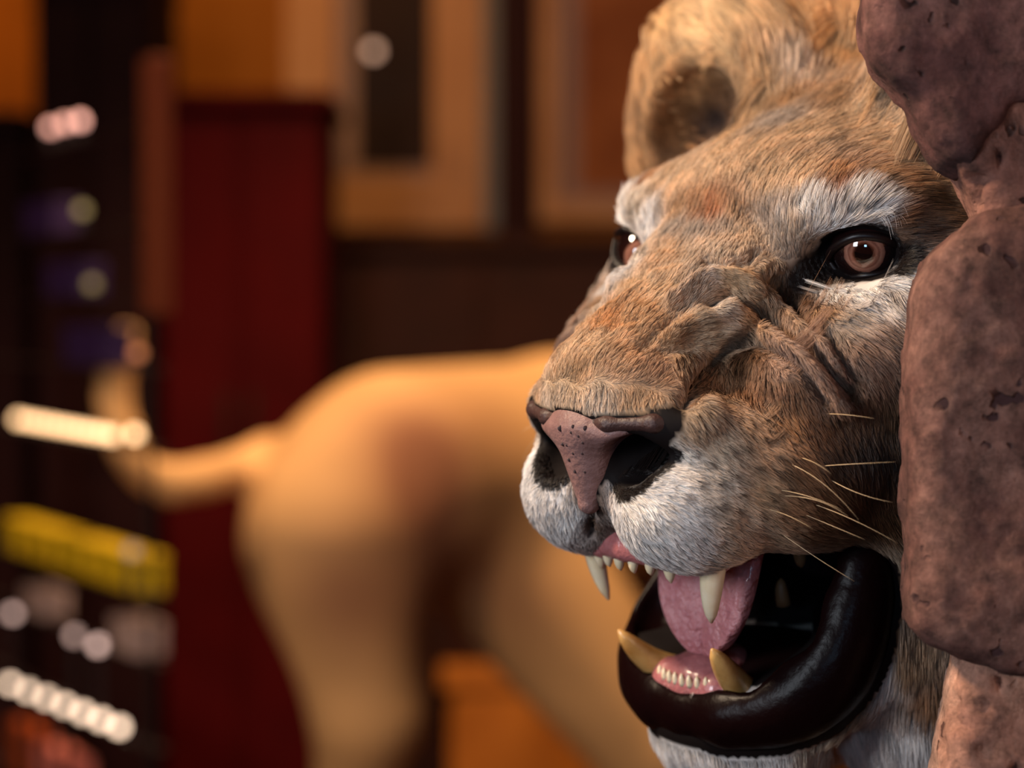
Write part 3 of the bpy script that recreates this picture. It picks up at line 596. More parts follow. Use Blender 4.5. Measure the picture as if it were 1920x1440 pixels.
# ------------------------------------------------------------------ stone pillar in front of the lion
def tag(o, label, cat, group=None):
    o['label'] = label; o['category'] = cat
    if group: o['group'] = group
    return o
def empty(name, loc, label, cat, group=None):
    o = bpy.data.objects.new(name, None); COL.objects.link(o); o.location = loc; return tag(o, label, cat, group)
def stone_mat(name, a, b, c, pit, rough=.85, scale=1.):
    m = mat(name, a, rough, .25); nt = m.node_tree; L = nt.links.new; bs = nt.nodes['Principled BSDF']
    co = nt.nodes.new('ShaderNodeTexCoord')
    def noise(s, d=8, r=.65):
        n = nt.nodes.new('ShaderNodeTexNoise'); n.inputs['Scale'].default_value = s*scale; n.inputs['Detail'].default_value = d; n.inputs['Roughness'].default_value = r; L(co.outputs['Object'], n.inputs['Vector']); return n.outputs['Fac']
    def ramp(src, stops):
        r = nt.nodes.new('ShaderNodeValToRGB'); e = r.color_ramp.elements
        while len(e) < len(stops): e.new(.5)
        for k, (p, q) in zip(e, stops): k.position = p; k.color = (*lin(q), 1) if len(q) == 3 else q
        L(src, r.inputs['Fac']); return r.outputs['Color']
    def mix(f, x, y):
        k = nt.nodes.new('ShaderNodeMix'); k.data_type = 'RGBA'; L(f, k.inputs['Factor']); L(x, k.inputs['A']); L(y, k.inputs['B']); return k.outputs['Result']
    base = ramp(noise(14), [(.36, b), (.5, a), (.66, c)])
    fine = ramp(noise(95, 6, .75), [(.3, (0, 0, 0, 1)), (.7, (1, 1, 1, 1))])
    k = nt.nodes.new('ShaderNodeMix'); k.data_type = 'RGBA'; k.blend_type = 'OVERLAY'; k.inputs['Factor'].default_value = .7; L(base, k.inputs['A']); L(fine, k.inputs['B'])
    wn = nt.nodes.new('ShaderNodeTexNoise'); wn.inputs['Scale'].default_value = 90; L(co.outputs['Object'], wn.inputs['Vector']); wa = nt.nodes.new('ShaderNodeMix'); wa.data_type = 'RGBA'; wa.blend_type = 'LINEAR_LIGHT'; wa.inputs['Factor'].default_value = .012; L(co.outputs['Object'], wa.inputs['A']); L(wn.outputs['Color'], wa.inputs['B'])
    v = nt.nodes.new('ShaderNodeTexVoronoi'); v.inputs['Scale'].default_value = pit[0]*scale; v.inputs['Randomness'].default_value = 1; L(wa.outputs['Result'], v.inputs['Vector'])
    ms = ramp(v.outputs['Distance'], [(pit[1], (1, 1, 1, 1)), (pit[1]+.06, (0, 0, 0, 1))])
    sel = ramp(noise(26, 2), [(.52, (0, 0, 0, 1)), (.58, (1, 1, 1, 1))])
    f = nt.nodes.new('ShaderNodeMath'); f.operation = 'MULTIPLY'; L(ms, f.inputs[0]); L(sel, f.inputs[1])
    dk = nt.nodes.new('ShaderNodeRGB'); dk.outputs[0].default_value = (*lin(pit[2]), 1)
    v2 = nt.nodes.new('ShaderNodeTexVoronoi'); v2.inputs['Scale'].default_value = 62*scale; L(co.outputs['Object'], v2.inputs['Vector'])
    ch = ramp(v2.outputs['Distance'], [(.16, (1, 1, 1, 1)), (.24, (0, 0, 0, 1))]); s2 = ramp(noise(33, 2), [(.56, (0, 0, 0, 1)), (.62, (1, 1, 1, 1))])
    f2 = nt.nodes.new('ShaderNodeMath'); f2.operation = 'MULTIPLY'; L(ch, f2.inputs[0]); L(s2, f2.inputs[1])
    f3 = nt.nodes.new('ShaderNodeMath'); f3.operation = 'MULTIPLY'; L(f2.outputs[0], f3.inputs[0]); f3.inputs[1].default_value = .5
    li = nt.nodes.new('ShaderNodeRGB'); li.outputs[0].default_value = (*lin(c), 1)
    col = mix(f3.outputs[0], k.outputs['Result'], li.outputs[0]); col = mix(f.outputs[0], col, dk.outputs[0]); L(col, bs.inputs['Base Color'])
    h = nt.nodes.new('ShaderNodeMath'); h.operation = 'SUBTRACT'; L(noise(70, 10, .7), h.inputs[0]); L(f.outputs[0], h.inputs[1])
    u = nt.nodes.new('ShaderNodeBump'); u.inputs['Strength'].default_value = .8; u.inputs['Distance'].default_value = .006; L(h.outputs[0], u.inputs['Height']); L(u.outputs['Normal'], bs.inputs['Normal'])
    return m
m_red = stone_mat('red_sandstone', (95, 62, 54), (72, 46, 42), (136, 98, 85), (75, .2, (66, 42, 42)))
m_dark = stone_mat('dark_red_sandstone', (94, 59, 54), (64, 40, 38), (126, 88, 79), (70, .22, (48, 30, 28)))
m_mort = stone_mat('porous_mortar', (166, 120, 100), (142, 98, 82), (192, 152, 130), (110, .24, (92, 58, 48)))
m_mort2 = stone_mat('dark_porous_mortar', (132, 90, 76), (104, 68, 58), (160, 116, 100), (95, .28, (54, 32, 26)))
def poly_sdf(px_, py_, poly):
    n = len(poly); d = np.full(np.broadcast(px_, py_).shape, 1e9); sgn = np.zeros(d.shape, bool)
    for i in range(n):
        (ax, ay), (bx, by) = poly[i], poly[(i+1) % n]; ex, ey = bx-ax, by-ay; wx, wy = px_-ax, py_-ay
        t = np.clip((wx*ex+wy*ey)/(ex*ex+ey*ey+1e-12), 0, 1); d = np.minimum(d, (wx-ex*t)**2+(wy-ey*t)**2)
        c = ((ay <= py_) & (by > py_)) | ((by <= py_) & (ay > py_)); xi = ax+(py_-ay)/(by-ay+1e-12)*ex; sgn ^= c & (px_ < xi)
    return np.where(sgn, -1, 1)*np.sqrt(d)
PIL = np.array([.30, .86, 0.0])
pillar = empty('stone_pillar', PIL, 'rough pillar of reddish stones and pale mortar hiding half of the lion', 'pillar')
def stone(name, poly, d, thick, m, r=1.2, rough=.35, seed=0, h=.35, ledge=None, pits=0):
    """a block whose face outline is poly (photo pixels at distance d), thick cm deep, worn and rounded"""
    k = (d*100+thick*.62)/F; P = [((x-CX)*k, (CY-y)*k) for x, y in poly]; xs, zs = zip(*P)
    ax = np.arange(min(xs)-2, max(xs)+2, h); az = np.arange(min(zs)-2, max(zs)+2, h); ay = np.arange(d*100-2, d*100+thick+2, max(h, .5))
    X, Z = np.meshgrid(ax, az, indexing='ij'); s = poly_sdf(X, Z, P)[:, None, :]
    Y = ay[None, :, None]; mid = d*100+thick/2; v = np.abs(Y-mid)-thick/2
    q0, q1 = s+r, v+r; D = np.minimum(np.maximum(q0, q1), 0)+np.sqrt(np.maximum(q0, 0)**2+np.maximum(q1, 0)**2)-r
    if ledge is not None: D = ledge(D, ax[:, None, None], Y, az[None, None, :])
    v_, q_ = surface_nets(D.astype(np.float32), (ax, ay, az))
    nrm = np.zeros_like(v_); n_ = np.cross(v_[q_[:, 2]]-v_[q_[:, 0]], v_[q_[:, 3]]-v_[q_[:, 1]])
    for j in range(4): np.add.at(nrm, q_[:, j], n_)
    nrm /= np.linalg.norm(nrm, axis=1, keepdims=True)+1e-9
    a = rough*.75*(vnoise(v_*.22, seed)*.7+vnoise(v_*.8, seed+1)*.28+vnoise(v_*1.9, seed+2)*.24)
    if pits: a = a-pits*np.clip(vnoise(v_*[1.5, 1.5, 1.1], seed+4)-.38, 0, .4)*1.6
    v_ = v_+nrm*a[:, None]
    return link(name, mesh_np(name, cw(v_*.01)-PIL, q_), m, pillar)
stone('stone', [(1606, -160), (1606, 85), (1622, 125), (1655, 165), (1692, 205), (1722, 255), (1760, 308), (1800, 325), (1835, 280), (1880, 215), (1990, 180), (2650, 150), (2650, -160)], .782, 4.6, m_dark, 1.1, .55, 5, .26)['label'] = 'dark red stone at the top of the pillar'
stone('stone', [(1826, 402), (1776, 448), (1733, 488), (1710, 555), (1694, 680), (1689, 850), (1682, 955), (1690, 1020), (1686, 1120), (1694, 1165), (1724, 1197), (1784, 1225), (1850, 1250), (2650, 1275), (2650, 360), (1900, 385)], .78, 4.6, m_red, 1.2, .5, 9, .26)['label'] = 'large dull red stone in the middle of the pillar'
stone('mortar', [(1762, 290), (1785, 330), (1806, 368), (1822, 405), (1840, 520), (2650, 520), (2650, 90), (1880, 120)], .79, 4.4, m_mort2, .8, .4, 21, .2, None, 1.1)['label'] = 'porous brown mortar between the two upper stones'
stone('mortar', [(1784, 1180), (1788, 1235), (1776, 1330), (1760, 1395), (1752, 1560), (2650, 1560), (2650, 1180)], .79, 4.4, m_mort, .8, .4, 25, .2, None, .9)['label'] = 'pale pitted mortar under the large stone'
k_ = 0
for (x0, x1, z0, z1, dd, mm) in ((.205, .40, .02, .33, .79, m_red), (.40, .56, .02, .30, .79, m_dark), (.19, .36, .36, .70, .785, m_dark), (.37, .56, .33, .70, .79, m_red), (.19, .56, .73, .98, .78, m_red), (.22, .56, 1.46, 1.74, .78, m_red), (.20, .40, 1.77, 2.1, .785, m_dark), (.41, .56, 1.77, 2.08, .785, m_red), (.21, .56, 2.12, 2.38, .78, m_red), (.335, .56, 1.02, 1.42, .795, m_dark)):
    c = lambda X, Z: ((X/dd*F+CX), 0)
    Zs = lambda z: CY-F*((z-CAM_H+dd*SP)/CP)/dd
    Xp = lambda x: CX+F*x/dd
    j = lambda s: float(rng.uniform(-s, s))
    xa, xb, ya, yb = Xp(x0), Xp(x1), Zs(z1), Zs(z0); m_ = 70
    stone('stone', [(xa+m_+j(20), ya+j(15)), (xb-m_+j(20), ya+j(15)), (xb+j(15), ya+m_), (xb+j(15), yb-m_), (xb-m_, yb+j(15)), (xa+m_, yb+j(15)), (xa+j(15), yb-m_), (xa+j(15), ya+m_)], dd, 6, mm, 1.6, .5, 40+k_, .8); k_ += 3
def core():
    ax = np.arange(16, 62, 1.2); ay = np.arange(78, 106, 1.2); az = np.arange(-2, 246, 1.2)
    X, Y, Z = np.meshgrid(ax, ay, az, indexing='ij', sparse=True)
    lft = 23.5+0*Z; q = np.maximum(np.maximum(np.abs(X-42.75)-13.25, np.abs(Y-83)-2.7), np.abs(Z-120)-120.5)
    v, f = surface_nets(q.astype(np.float32), (ax, ay, az)); v = v+np.stack([vnoise(v*.2, 60+i) for i in range(3)], 1)*.5
    v[:, 2] = np.maximum(v[:, 2], 0)
    link('mortar', mesh_np('mortar', v*.01-PIL, f), m_mort2, pillar)
core()

# ------------------------------------------------------------------ the room behind: floor, walls, ceiling
def box(bm, x0, x1, y0, y1, z0, z1):
    vs = [bm.verts.new((x, y, z)) for x in (x0, x1) for y in (y0, y1) for z in (z0, z1)]
    for f in ((0, 1, 3, 2), (4, 6, 7, 5), (0, 4, 5, 1), (2, 3, 7, 6), (0, 2, 6, 4), (1, 5, 7, 3)): bm.faces.new([vs[i] for i in f])
def boxes(name, bs, m, parent=None, bev=0., at=(0, 0, 0), rot_=None):
    bm = bmesh.new()
    for b in bs: box(bm, *b)
    bmesh.ops.recalc_face_normals(bm, faces=bm.faces)
    if bev: bmesh.ops.bevel(bm, geom=bm.edges[:], offset=bev, segments=2, affect='EDGES', profile=.6)
    me = bpy.data.meshes.new(name); bm.to_mesh(me); bm.free(); o = link(name, me, m, parent); o.location = at
    if rot_ is not None: o.rotation_euler = rot_
    return o
m_floor = mat('dark_carpet', (66, 34, 18), .9, .2, noise=(9, (52, 24, 12), .2))
m_wall = mat('ochre_plaster', (156, 90, 22), .8, .2, noise=(1.6, (128, 70, 14), .25), bump=(30, .2))
m_ceil = mat('dark_ceiling', (40, 16, 10), .9, .2)
m_cab = mat('dark_red_lacquer', (74, 2, 2), .75, .08, noise=(3, (54, 1, 1), .25))
m_dwood = mat('dark_wood', (52, 20, 8), .7, .15, noise=(5, (36, 13, 5), .2))
m_frame = mat('tan_wood_frame', (192, 136, 92), .6, .3, noise=(6, (174, 116, 72), .2))
m_mount = mat('grey_lilac_mount', (150, 118, 108), .8, .2)
m_print = mat('dark_print', (28, 11, 7), .6, .15, noise=(4, (48, 24, 12), .2))
m_edge = mat('grey_metal_edge', (104, 92, 80), .4, .5)
m_brown = mat('brown_print', (168, 98, 52), .7, .2, noise=(4.5, (120, 58, 24), .18))
WB = 5.0
for n_, b in (('floor', (-4, 4.5, -1.5, WB+.1, -.1, 0)), ('wall_back', (-4, 4.5, WB, WB+.1, 0, 3.1)), ('wall_left', (-4.1, -4, -1.5, WB+.1, 0, 3.1)), ('wall_right', (4.5, 4.6, -1.5, WB+.1, 0, 3.1)), ('ceiling', (-4, 4.5, -1.5, WB+.1, 3.1, 3.2))):
    o = boxes(n_, [b], {'floor': m_floor, 'ceiling': m_ceil}.get(n_, m_wall)); o['kind'] = 'structure'
def at(x, y, Y):       # the point seen at pixel (x, y) on the plane at world depth Y
    p = px(x, y, 1.0)-CAM; return CAM+p*(Y/p[1])
def rect(x0, y0, x1, y1, Y):
    a, b = at(x0, y0, Y), at(x1, y1, Y); return a[0], b[0], b[2], a[2]     # left, right, bottom, top
# picture with a broad tan frame
def picture(name, x0, y0, x1, y1, bar, label, mprint, medge=None):
    Y = WB-.04; l, r, b, t = rect(x0, y0, x1, y1, Y); w_ = bar
    e = empty(name, ((l+r)/2, WB, b), label, 'picture'); o = np.array(e.location)
    def bx(nm, bs, m, bev=.004): return boxes(nm, [tuple(np.array(q)-np.repeat(o, 2)) for q in bs], m, e, bev)
    for q in ((l, l+w_, Y, WB, b, t), (r-w_, r, Y, WB, b, t)): bx('frame_side', [q], m_frame)
    for q in ((l+w_, r-w_, Y, WB, b, b+w_), (l+w_, r-w_, Y, WB, t-w_, t)): bx('frame_rail', [q], m_frame)
    bx('mount', [(l+w_, r-w_, Y+.022, WB-.005, b+w_, t-w_)], m_mount, 0)
    m2 = .05; bx('print', [(l+w_+m2, r-w_-.002, Y+.018, Y+.022, b+w_+m2*.6, t-w_-m2)], mprint, 0)
    if medge: bx('frame_edge', [(r, r+.035, Y+.01, WB, b, t)], medge, 0)
    return e
m_strip = mat('dark_red_strip', (44, 12, 8), .7, .15)
l, r, b, t = rect(932, 0, 1003, 440, WB-.03); o = boxes('dark_strip_1', [(l, r, WB-.05, WB, 0, 3.1)], m_strip); o['kind'] = 'structure'  # dark red strip added on the wall between the two pictures
picture('framed_picture', 533, -420, 905, 428, .125, 'dark picture in a broad tan frame hanging above the red cabinet', m_print, m_edge)
picture('framed_picture', 1010, -420, 1420, 415, .05, 'brown picture hanging behind the roaring lion\'s ear', m_brown)
# tall red cabinet
Yc = 4.1; l, r, b, t = rect(296, 172, 606, 1440, Yc)
cab = empty('cabinet', ((l+r)/2, Yc+.3, 0), 'tall dark red cabinet standing behind the raised lion tail', 'cabinet'); o_ = np.array(cab.location)
def rel(o_, q): return tuple(np.array(q)-np.repeat(o_, 2))
boxes('carcass', [rel(o_, (l, r, Yc+.02, Yc+.4, .06, t-.03))], m_cab, cab, .005)
for sx in (0, 1):
    w2 = (r-l)/2; d_ = boxes('door', [rel(o_, (l+.01+w2*sx, l+w2*(sx+1)-.01, Yc, Yc+.02, .1, t-.06))], m_cab, cab, .004)
    boxes('handle', [rel(o_, (l+w2+(.02 if sx else -.035), l+w2+(.035 if sx else -.02), Yc-.02, Yc, .95, 1.1))], m_dwood, d_, .004)
boxes('top_board', [rel(o_, (l-.02, r+.02, Yc-.02, Yc+.41, t-.03, t))], m_cab, cab, .006)
boxes('plinth', [rel(o_, (l+.02, r-.02, Yc+.04, Yc+.38, 0, .06))], m_dwood, cab)
Yd = 4.2; l, r, b, t = rect(58, -70, 290, 1440, Yd)
cab2 = empty('cabinet', ((l+r)/2, Yd+.2, 0), 'tall black cabinet behind the display rack, left of the red one', 'cabinet'); o_ = np.array(cab2.location); m_blk = mat('black_lacquer', (34, 7, 6), .7, .12)
boxes('carcass', [rel(o_, (l, r, Yd+.02, Yd+.35, .06, t-.03))], m_blk, cab2, .005)
for sx in (0, 1):
    w2 = (r-l)/2; d_ = boxes('door', [rel(o_, (l+.01+w2*sx, l+w2*(sx+1)-.01, Yd, Yd+.02, .1, t-.06))], m_blk, cab2, .004)
    boxes('handle', [rel(o_, (l+w2+(.02 if sx else -.03), l+w2+(.03 if sx else -.02), Yd-.02, Yd, .95, 1.1))], m_dwood, d_, .003)
boxes('top_board', [rel(o_, (l-.005, r+.005, Yd-.02, Yd+.36, t-.03, t))], m_blk, cab2, .006)
boxes('plinth', [rel(o_, (l+.02, r-.02, Yd+.04, Yd+.33, 0, .06))], m_dwood, cab2)
Yl = 4.3; l, r, b, t = rect(-420, 208, 52, 1440, Yl)
lowc = empty('cabinet', ((l+r)/2, Yl+.2, 0), 'low black cabinet at the left edge under the orange wall', 'cabinet'); o_ = np.array(lowc.location)
boxes('carcass', [rel(o_, (l, r, Yl+.02, Yl+.35, .06, t-.03))], m_blk, lowc, .005)
for sx in (0, 1):
    w2 = (r-l)/2; boxes('door', [rel(o_, (l+.01+w2*sx, l+w2*(sx+1)-.01, Yl, Yl+.02, .1, t-.06))], m_blk, lowc, .004)
boxes('top_board', [rel(o_, (l-.005, r+.005, Yl-.02, Yl+.36, t-.03, t))], m_blk, lowc, .006); boxes('plinth', [rel(o_, (l+.02, r-.02, Yl+.04, Yl+.33, 0, .06))], m_dwood, lowc)
# hanging glow ball added in place of a lamp reflection in the picture glass
Yp = 4.75; q = at(700, 95, Yp); e = empty('picture_glint', (q[0], q[1], 3.1), 'small glowing ball added for a reflection on the dark picture', 'glint')
m_pb = mat('reflection_glow', (190, 150, 125), .3, .5, emit=3.0)
bm = bmesh.new(); bmesh.ops.create_uvsphere(bm, u_segments=16, v_segments=12, radius=.013); me = bpy.data.meshes.new('glow_ball'); bm.to_mesh(me); bm.free()
o = link('glow_ball', me, m_pb, e); o.location = (0, 0, q[2]-3.1)
boxes('cord', [(-.002, .002, -.002, .002, q[2]-3.1+.03, 0)], m_dwood, e); boxes('ball_stand', [(-.008, .008, -.008, .008, q[2]-3.1+.010, q[2]-3.1+.035)], m_dwood, e, .003)
# dark sideboard under the pictures
Ys = 4.55; l, r, b, t = rect(612, 446, 1500, 1440, Ys)
sb = empty('sideboard', ((l+r)/2, Ys+.2, 0), 'long dark wooden sideboard under the two pictures', 'sideboard'); o_ = np.array(sb.location)
boxes('carcass', [rel(o_, (l, r, Ys+.02, Ys+.42, .08, t-.03))], m_dwood, sb, .004)
boxes('top_board', [rel(o_, (l-.01, r+.01, Ys-.01, Ys+.43, t-.03, t))], m_dwood, sb, .005)
for i in range(3):
    w3 = (r-l)/3; d_ = boxes('door', [rel(o_, (l+w3*i+.012, l+w3*(i+1)-.012, Ys, Ys+.02, .14, t-.06))], m_dwood, sb, .004)
    boxes('knob', [rel(o_, (l+w3*(i+1)-.06, l+w3*(i+1)-.035, Ys-.025, Ys, .6, .625))], m_edge, d_, .006)
for i in range(4): boxes('foot', [rel(o_, ((l+.02, l+.08, Ys+.04, Ys+.1, 0, .08), (r-.08, r-.02, Ys+.04, Ys+.1, 0, .08), (l+.02, l+.08, Ys+.34, Ys+.4, 0, .08), (r-.08, r-.02, Ys+.34, Ys+.4, 0, .08))[i])], m_dwood, sb)

# ------------------------------------------------------------------ second lion, seen from behind, on a plinth
def second_lion():
    d0 = 3.05
    def p(x, y, d): return at(x, y, d)*100
    ax = np.arange(-75, 150, 1.7); ay = np.arange(255, 470, 1.7); az = np.arange(8, 150, 1.7)
    g = Grid(ax, ay, az); A = lambda a, b, ra, rb: g.cap(a, b, ra, rb, False)
    d = A(p(745, 905, 3.12), p(1060, 885, 3.5), 18, 20)
    d = smin(d, A(p(1060, 880, 3.5), p(1500, 850, 4.0), 19.5, 21), 5)
    d = smin(d, A(p(1500, 850, 4.0), p(1720, 700, 4.2), 15, 13), 6)
    hips = g.ell(p(655, 985, 3.02), (14.5, 15, 19), False); d = smin(d, hips, 5)
    d = smin(d, A(p(630, 1010, 3.0), p(690, 1330, 2.98), 13.5, 8.5), 5)
    k1 = p(690, 1330, 2.98); h1 = p(640, 1640, 3.08); f1 = p(650, 1860, 3.0)
    f1[2] = 20
    d = smin(d, A(k1, h1, 8, 4.8), 3); d = smin(d, A(h1, f1, 4.6, 4.6), 2); d = smin(d, A(f1, f1+[4, -9, -.5], 5, 4.4), 2)
    d = smin(d, A(p(930, 1010, 3.25), p(1230, 1400, 3.25), 15, 10), 5)
    k2 = p(1230, 1400, 3.25); h2 = p(1160, 1620, 3.35); f2 = p(1190, 1800, 3.3); f2[2] = 20
    d = smin(d, A(k2, h2, 9, 5), 3); d = smin(d, A(h2, f2, 4.8, 4.6), 2); d = smin(d, A(f2, f2+[6, -8, -.5], 5, 4.4), 2)
    for x, dd in ((1420, 3.75), (1530, 4.1)):
        s_ = p(x, 1000, dd); e = s_.copy(); e[2] = 20; d = smin(d, A(s_, e, 11, 5), 5); d = smin(d, A(e, e+[7, 5, -.5], 5, 4.4), 2)
    hd_ = p(1850, 690, 4.3); d = smin(d, g.ell(hd_, (13, 14, 13), False), 4); d = smin(d, g.ell(hd_+[11, 3, -5], (8, 8, 7), False), 3)
    for sx in (-9, 9): d = smin(d, g.ell(hd_+[sx*.6-3, sx, 12], (4, 3, 5), False), 2)
    tl = [(500, 850, 3.05), (440, 882, 3.0), (380, 897, 2.97), (320, 905, 2.94), (275, 890, 2.92), (242, 852, 2.91), (224, 800, 2.9), (214, 745, 2.9), (218, 690, 2.9), (235, 630, 2.9)]
    for a, b in zip(tl[:-1], tl[1:]): d = smin(d, A(p(*a), p(*b), 3.2 if a[0] > 300 else 2.6, 2.8 if b[0] > 300 else 2.3), 1.5)
    d = np.maximum(d, 20-4.9-g.Z)
    v, q = surface_nets(d, g.ax); v *= .01
    me = mesh_np('standing_lion', v, q)
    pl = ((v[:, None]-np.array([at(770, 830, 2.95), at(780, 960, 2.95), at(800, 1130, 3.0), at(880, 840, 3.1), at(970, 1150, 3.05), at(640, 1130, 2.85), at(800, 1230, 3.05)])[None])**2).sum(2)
    dk = np.clip((.75*np.exp(-pl/(.105**2))).sum(1), 0, 1); nz = .12*vnoise(v*7, 70)+.10*vnoise(v*16, 71)  # brown patches: shade between haunch and belly painted in, along with markings
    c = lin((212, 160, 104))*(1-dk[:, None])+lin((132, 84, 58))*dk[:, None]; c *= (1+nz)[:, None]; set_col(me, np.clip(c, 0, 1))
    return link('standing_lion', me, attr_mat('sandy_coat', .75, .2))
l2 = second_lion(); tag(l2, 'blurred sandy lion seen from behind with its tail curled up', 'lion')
m_pl = mat('brown_plinth', (150, 86, 34), .7, .3, noise=(8, (120, 62, 20), .2))
pa, pb = at(560, 1440, 3.0), at(1500, 1440, 3.0)
e = empty('plinth', (.45, 3.5, 0), 'low brown plinth under the blurred standing lion', 'plinth'); o_ = np.array(e.location)
boxes('base', [rel(o_, (-.33, 1.35, 2.75, 4.42, 0, .12))], m_pl, e, .006); boxes('top_board', [rel(o_, (-.345, 1.37, 2.73, 4.43, .12, .151))], m_dwood, e, .006)
# ochre bench lit behind the lion's belly
Yb = 4.28; l, r, b, t = rect(800, 1225, 1320, 1500, Yb)
m_bench = mat('ochre_wood', (200, 116, 34), .6, .3, noise=(7, (170, 92, 22), .2))
l, r, b, t = rect(826, 1250, 1400, 1500, 4.48)
e = empty('bench', ((l+r)/2, 4.47, 0), 'low ochre bench behind the blurred lion', 'bench'); o_ = np.array(e.location)
boxes('seat', [rel(o_, (l, r, 4.46, 4.54, t-.05, t))], m_bench, e, .006); boxes('front_panel', [rel(o_, (l+.03, r-.03, 4.47, 4.49, .03, t-.05))], m_bench, e, .004)
for q in (l+.02, r-.07): boxes('leg', [rel(o_, (q, q+.05, 4.49, 4.53, 0, t-.05))], m_bench, e, .004)

# ------------------------------------------------------------------ shop rack on the left, receding to the left
DR = np.array([-.59, 1.0, 0]); DR /= np.linalg.norm(DR); NR = np.array([DR[1], -DR[0], 0]); R0 = at(275, 600, 2.6); R0[2] = 0
rack = empty('display_rack', R0, 'tall dark display rack with lit shelves left of the red cabinet', 'rack')
ang = math.atan2(DR[1], DR[0])
m_rack = mat('dark_rack', (30, 12, 10), .6, .3); m_post = mat('lit_brown_post', (104, 44, 20), .7, .2)
def rk(u, dpt, z): return R0+DR*u+NR*dpt+np.array([0, 0, z])       # u along the shelf, dpt behind its front edge
def rack_z(x, y):  # height on the rack's front plane for a pixel, and how far along
    d = px(x, y, 1.0)-CAM; n = NR; t = ((R0-CAM)@n)/(d@n); P = CAM+d*t; return (P-R0)@DR, P[2]
rz = (0, 0, ang)
zp = rack_z(275, 590)[1]
boxes('post', [(-.004, .004, -.008, 0, 0, zp)], m_rack, rack, .004, (0, 0, 0), rz)
boxes('lit_upper_post', [(-.022, .022, -.03, 0, zp, rack_z(275, 105)[1])], m_post, rack, .004, (0, 0, 0), rz)  # post lit only at the top: the light is put into this colour
boxes('post', [(.96, 1.0, -.045, 0, 0, rack_z(275, 105)[1])], m_rack, rack, .004, (0, 0, 0), rz)
ROWS = [238, 418, 552, 690, 838, 1115, 1235, 1392, 1610]
shelf_z = []
for y in ROWS:
    u, z = rack_z(250, y); shelf_z.append(z); boxes('shelf', [(0, .98, -.028, 0, z-.004, z)], m_rack, rack, .002, (0, 0, 0), rz)
def glow_ball(x, y, col, power, group, label, r=.0078):  # glowing ball added in place of a highlight on a glossy shelf trinket
    u, z = rack_z(x, y); zs = max([s for s in shelf_z if s < z-.003] or [z-.02]); p = rk(u, .0, 0)
    e = empty('shelf_glint', (p[0], p[1], zs), label, 'glint', group)
    key = ('glintglow', col, power)
    m = glow_ball.m.get(key) or mat('glint_glow_%d' % len(glow_ball.m), col, .3, .5, emit=power); glow_ball.m[key] = m
    bm = bmesh.new(); bmesh.ops.create_uvsphere(bm, u_segments=14, v_segments=10, radius=r); me = bpy.data.meshes.new('glow_ball'); bm.to_mesh(me); bm.free()
    for f in me.polygons: f.use_smooth = True
    o = link('glow_ball', me, m, e); o.location = (0, 0, z-zs)
    boxes('ball_stand', [(-.004, .004, -.004, .004, 0, z-zs-r*.8)], m_rack, e)
glow_ball.m = {}
CRM, PNK, GRY, OLV, WHT = (255, 205, 150), (220, 160, 145), (170, 140, 130), (110, 95, 60), (255, 220, 190)
ORD = 'first second third fourth fifth sixth seventh eighth ninth tenth'.split()
for i in range(10): glow_ball(35+i*19.5, 786+i*3.4, CRM, 3.6, 'added cream glint balls on the middle shelf', ORD[i]+' added cream glint ball from the left on the middle shelf')
glow_ball(252, 814, CRM, 4.4, None, 'small added cream glint ball at the right end of the middle shelf')
for i in range(7): glow_ball(20+i*34, 1282+i*13.6, WHT, 4.6, 'added white glint balls on the bottom shelf', ORD[i]+' added white glint ball from the left on the bottom shelf')
glow_ball(95, 240, PNK, 3, None, 'added pinkish glint ball on the top shelf, left of three'); glow_ball(122, 232, PNK, 3, None, 'added pinkish glint ball on the top shelf, middle of three'); glow_ball(150, 227, PNK, 4.2, None, 'added pinkish glint ball on the top shelf, brightest of three')
glow_ball(154, 394, OLV, 3.2, None, 'added dim olive glint ball alone on the second shelf'); glow_ball(173, 533, OLV, 2.4, None, 'added dim olive glint ball alone on the third shelf')
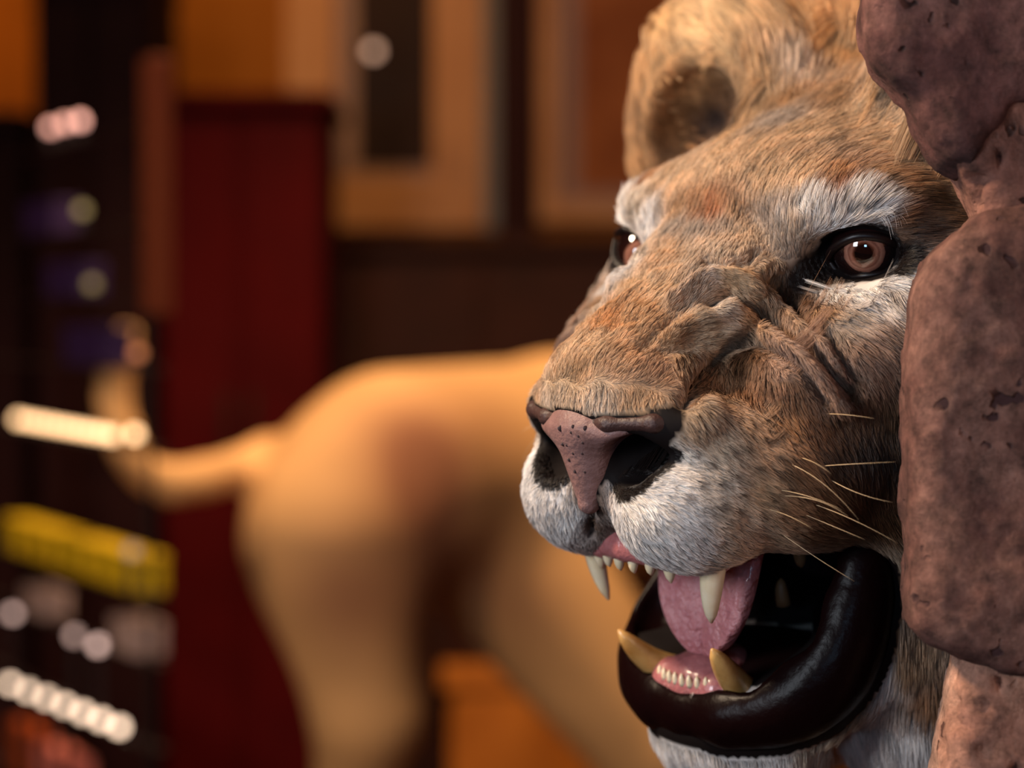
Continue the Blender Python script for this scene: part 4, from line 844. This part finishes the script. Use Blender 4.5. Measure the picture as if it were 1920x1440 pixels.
glow_ball(258, 662, (150, 90, 55), 3, None, 'added dim brown glint ball on the fourth shelf beside the post')
glow_ball(247, 1033, (120, 100, 85), 2.6, None, 'added dim grey glint ball beside the yellow boxes'); glow_ball(24, 1150, GRY, 5, None, 'added grey glint ball at the left end of the second lowest shelf')
glow_ball(140, 1192, GRY, 3.5, None, 'added weak grey glint ball on the second lowest shelf'); glow_ball(184, 1210, GRY, 6.5, None, 'added bright grey glint ball on the second lowest shelf')
m_yel = mat('yellow_card', (200, 160, 14), .5, .4); m_pur = mat('purple_card', (44, 22, 62), .6, .3); m_lil = mat('lilac_card', (170, 140, 130), .6, .3); m_pk = mat('pink_card', (220, 120, 105), .6, .3); m_or = mat('orange_card', (170, 70, 20), .6, .3)
def gift(x0, x1, yb, hgt, m, label, group=None):
    """a small lidded gift box standing on the shelf below pixel row yb"""
    ua, z = rack_z(x0, yb); ub, _ = rack_z(x1, yb); zs = max([s for s in shelf_z if s < z+.03] or [0]); u0, u1 = min(ua, ub), max(ua, ub)
    p = rk((u0+u1)/2, .025, 0); e = empty('gift_box', (p[0], p[1], zs), label, 'box', group); w_ = (u1-u0)/2
    boxes('base', [(-w_, w_, -.022, .022, 0, hgt*.72)], m, e, .002, (0, 0, 0), rz); boxes('lid', [(-w_-.001, w_+.001, -.023, .023, hgt*.72, hgt)], m, e, .002, (0, 0, 0), rz)
for i in range(8): gift(2+i*32, 28+i*32, 1028+i*11, .052, m_yel, ORD[i]+' small yellow gift box from the left on its shelf', 'yellow boxes on one shelf')

gift(40, 95, 418, .05, m_pur, 'dark purple gift box on the second shelf'); gift(80, 140, 552, .05, m_pur, 'dark purple gift box on the third shelf'); gift(115, 190, 688, .055, m_pur, 'purple gift box on the fourth shelf')
gift(205, 250, 1232, .045, m_lil, 'pale lilac gift box beside the bright grey glint ball'); gift(40, 75, 1172, .04, m_lil, 'pale lilac gift box beside the left grey glint ball')
gift(62, 118, 1490, .072, m_pk, 'pink gift box at the bottom of the rack'); gift(2, 48, 1475, .08, m_or, 'orange gift box at the bottom left of the rack')
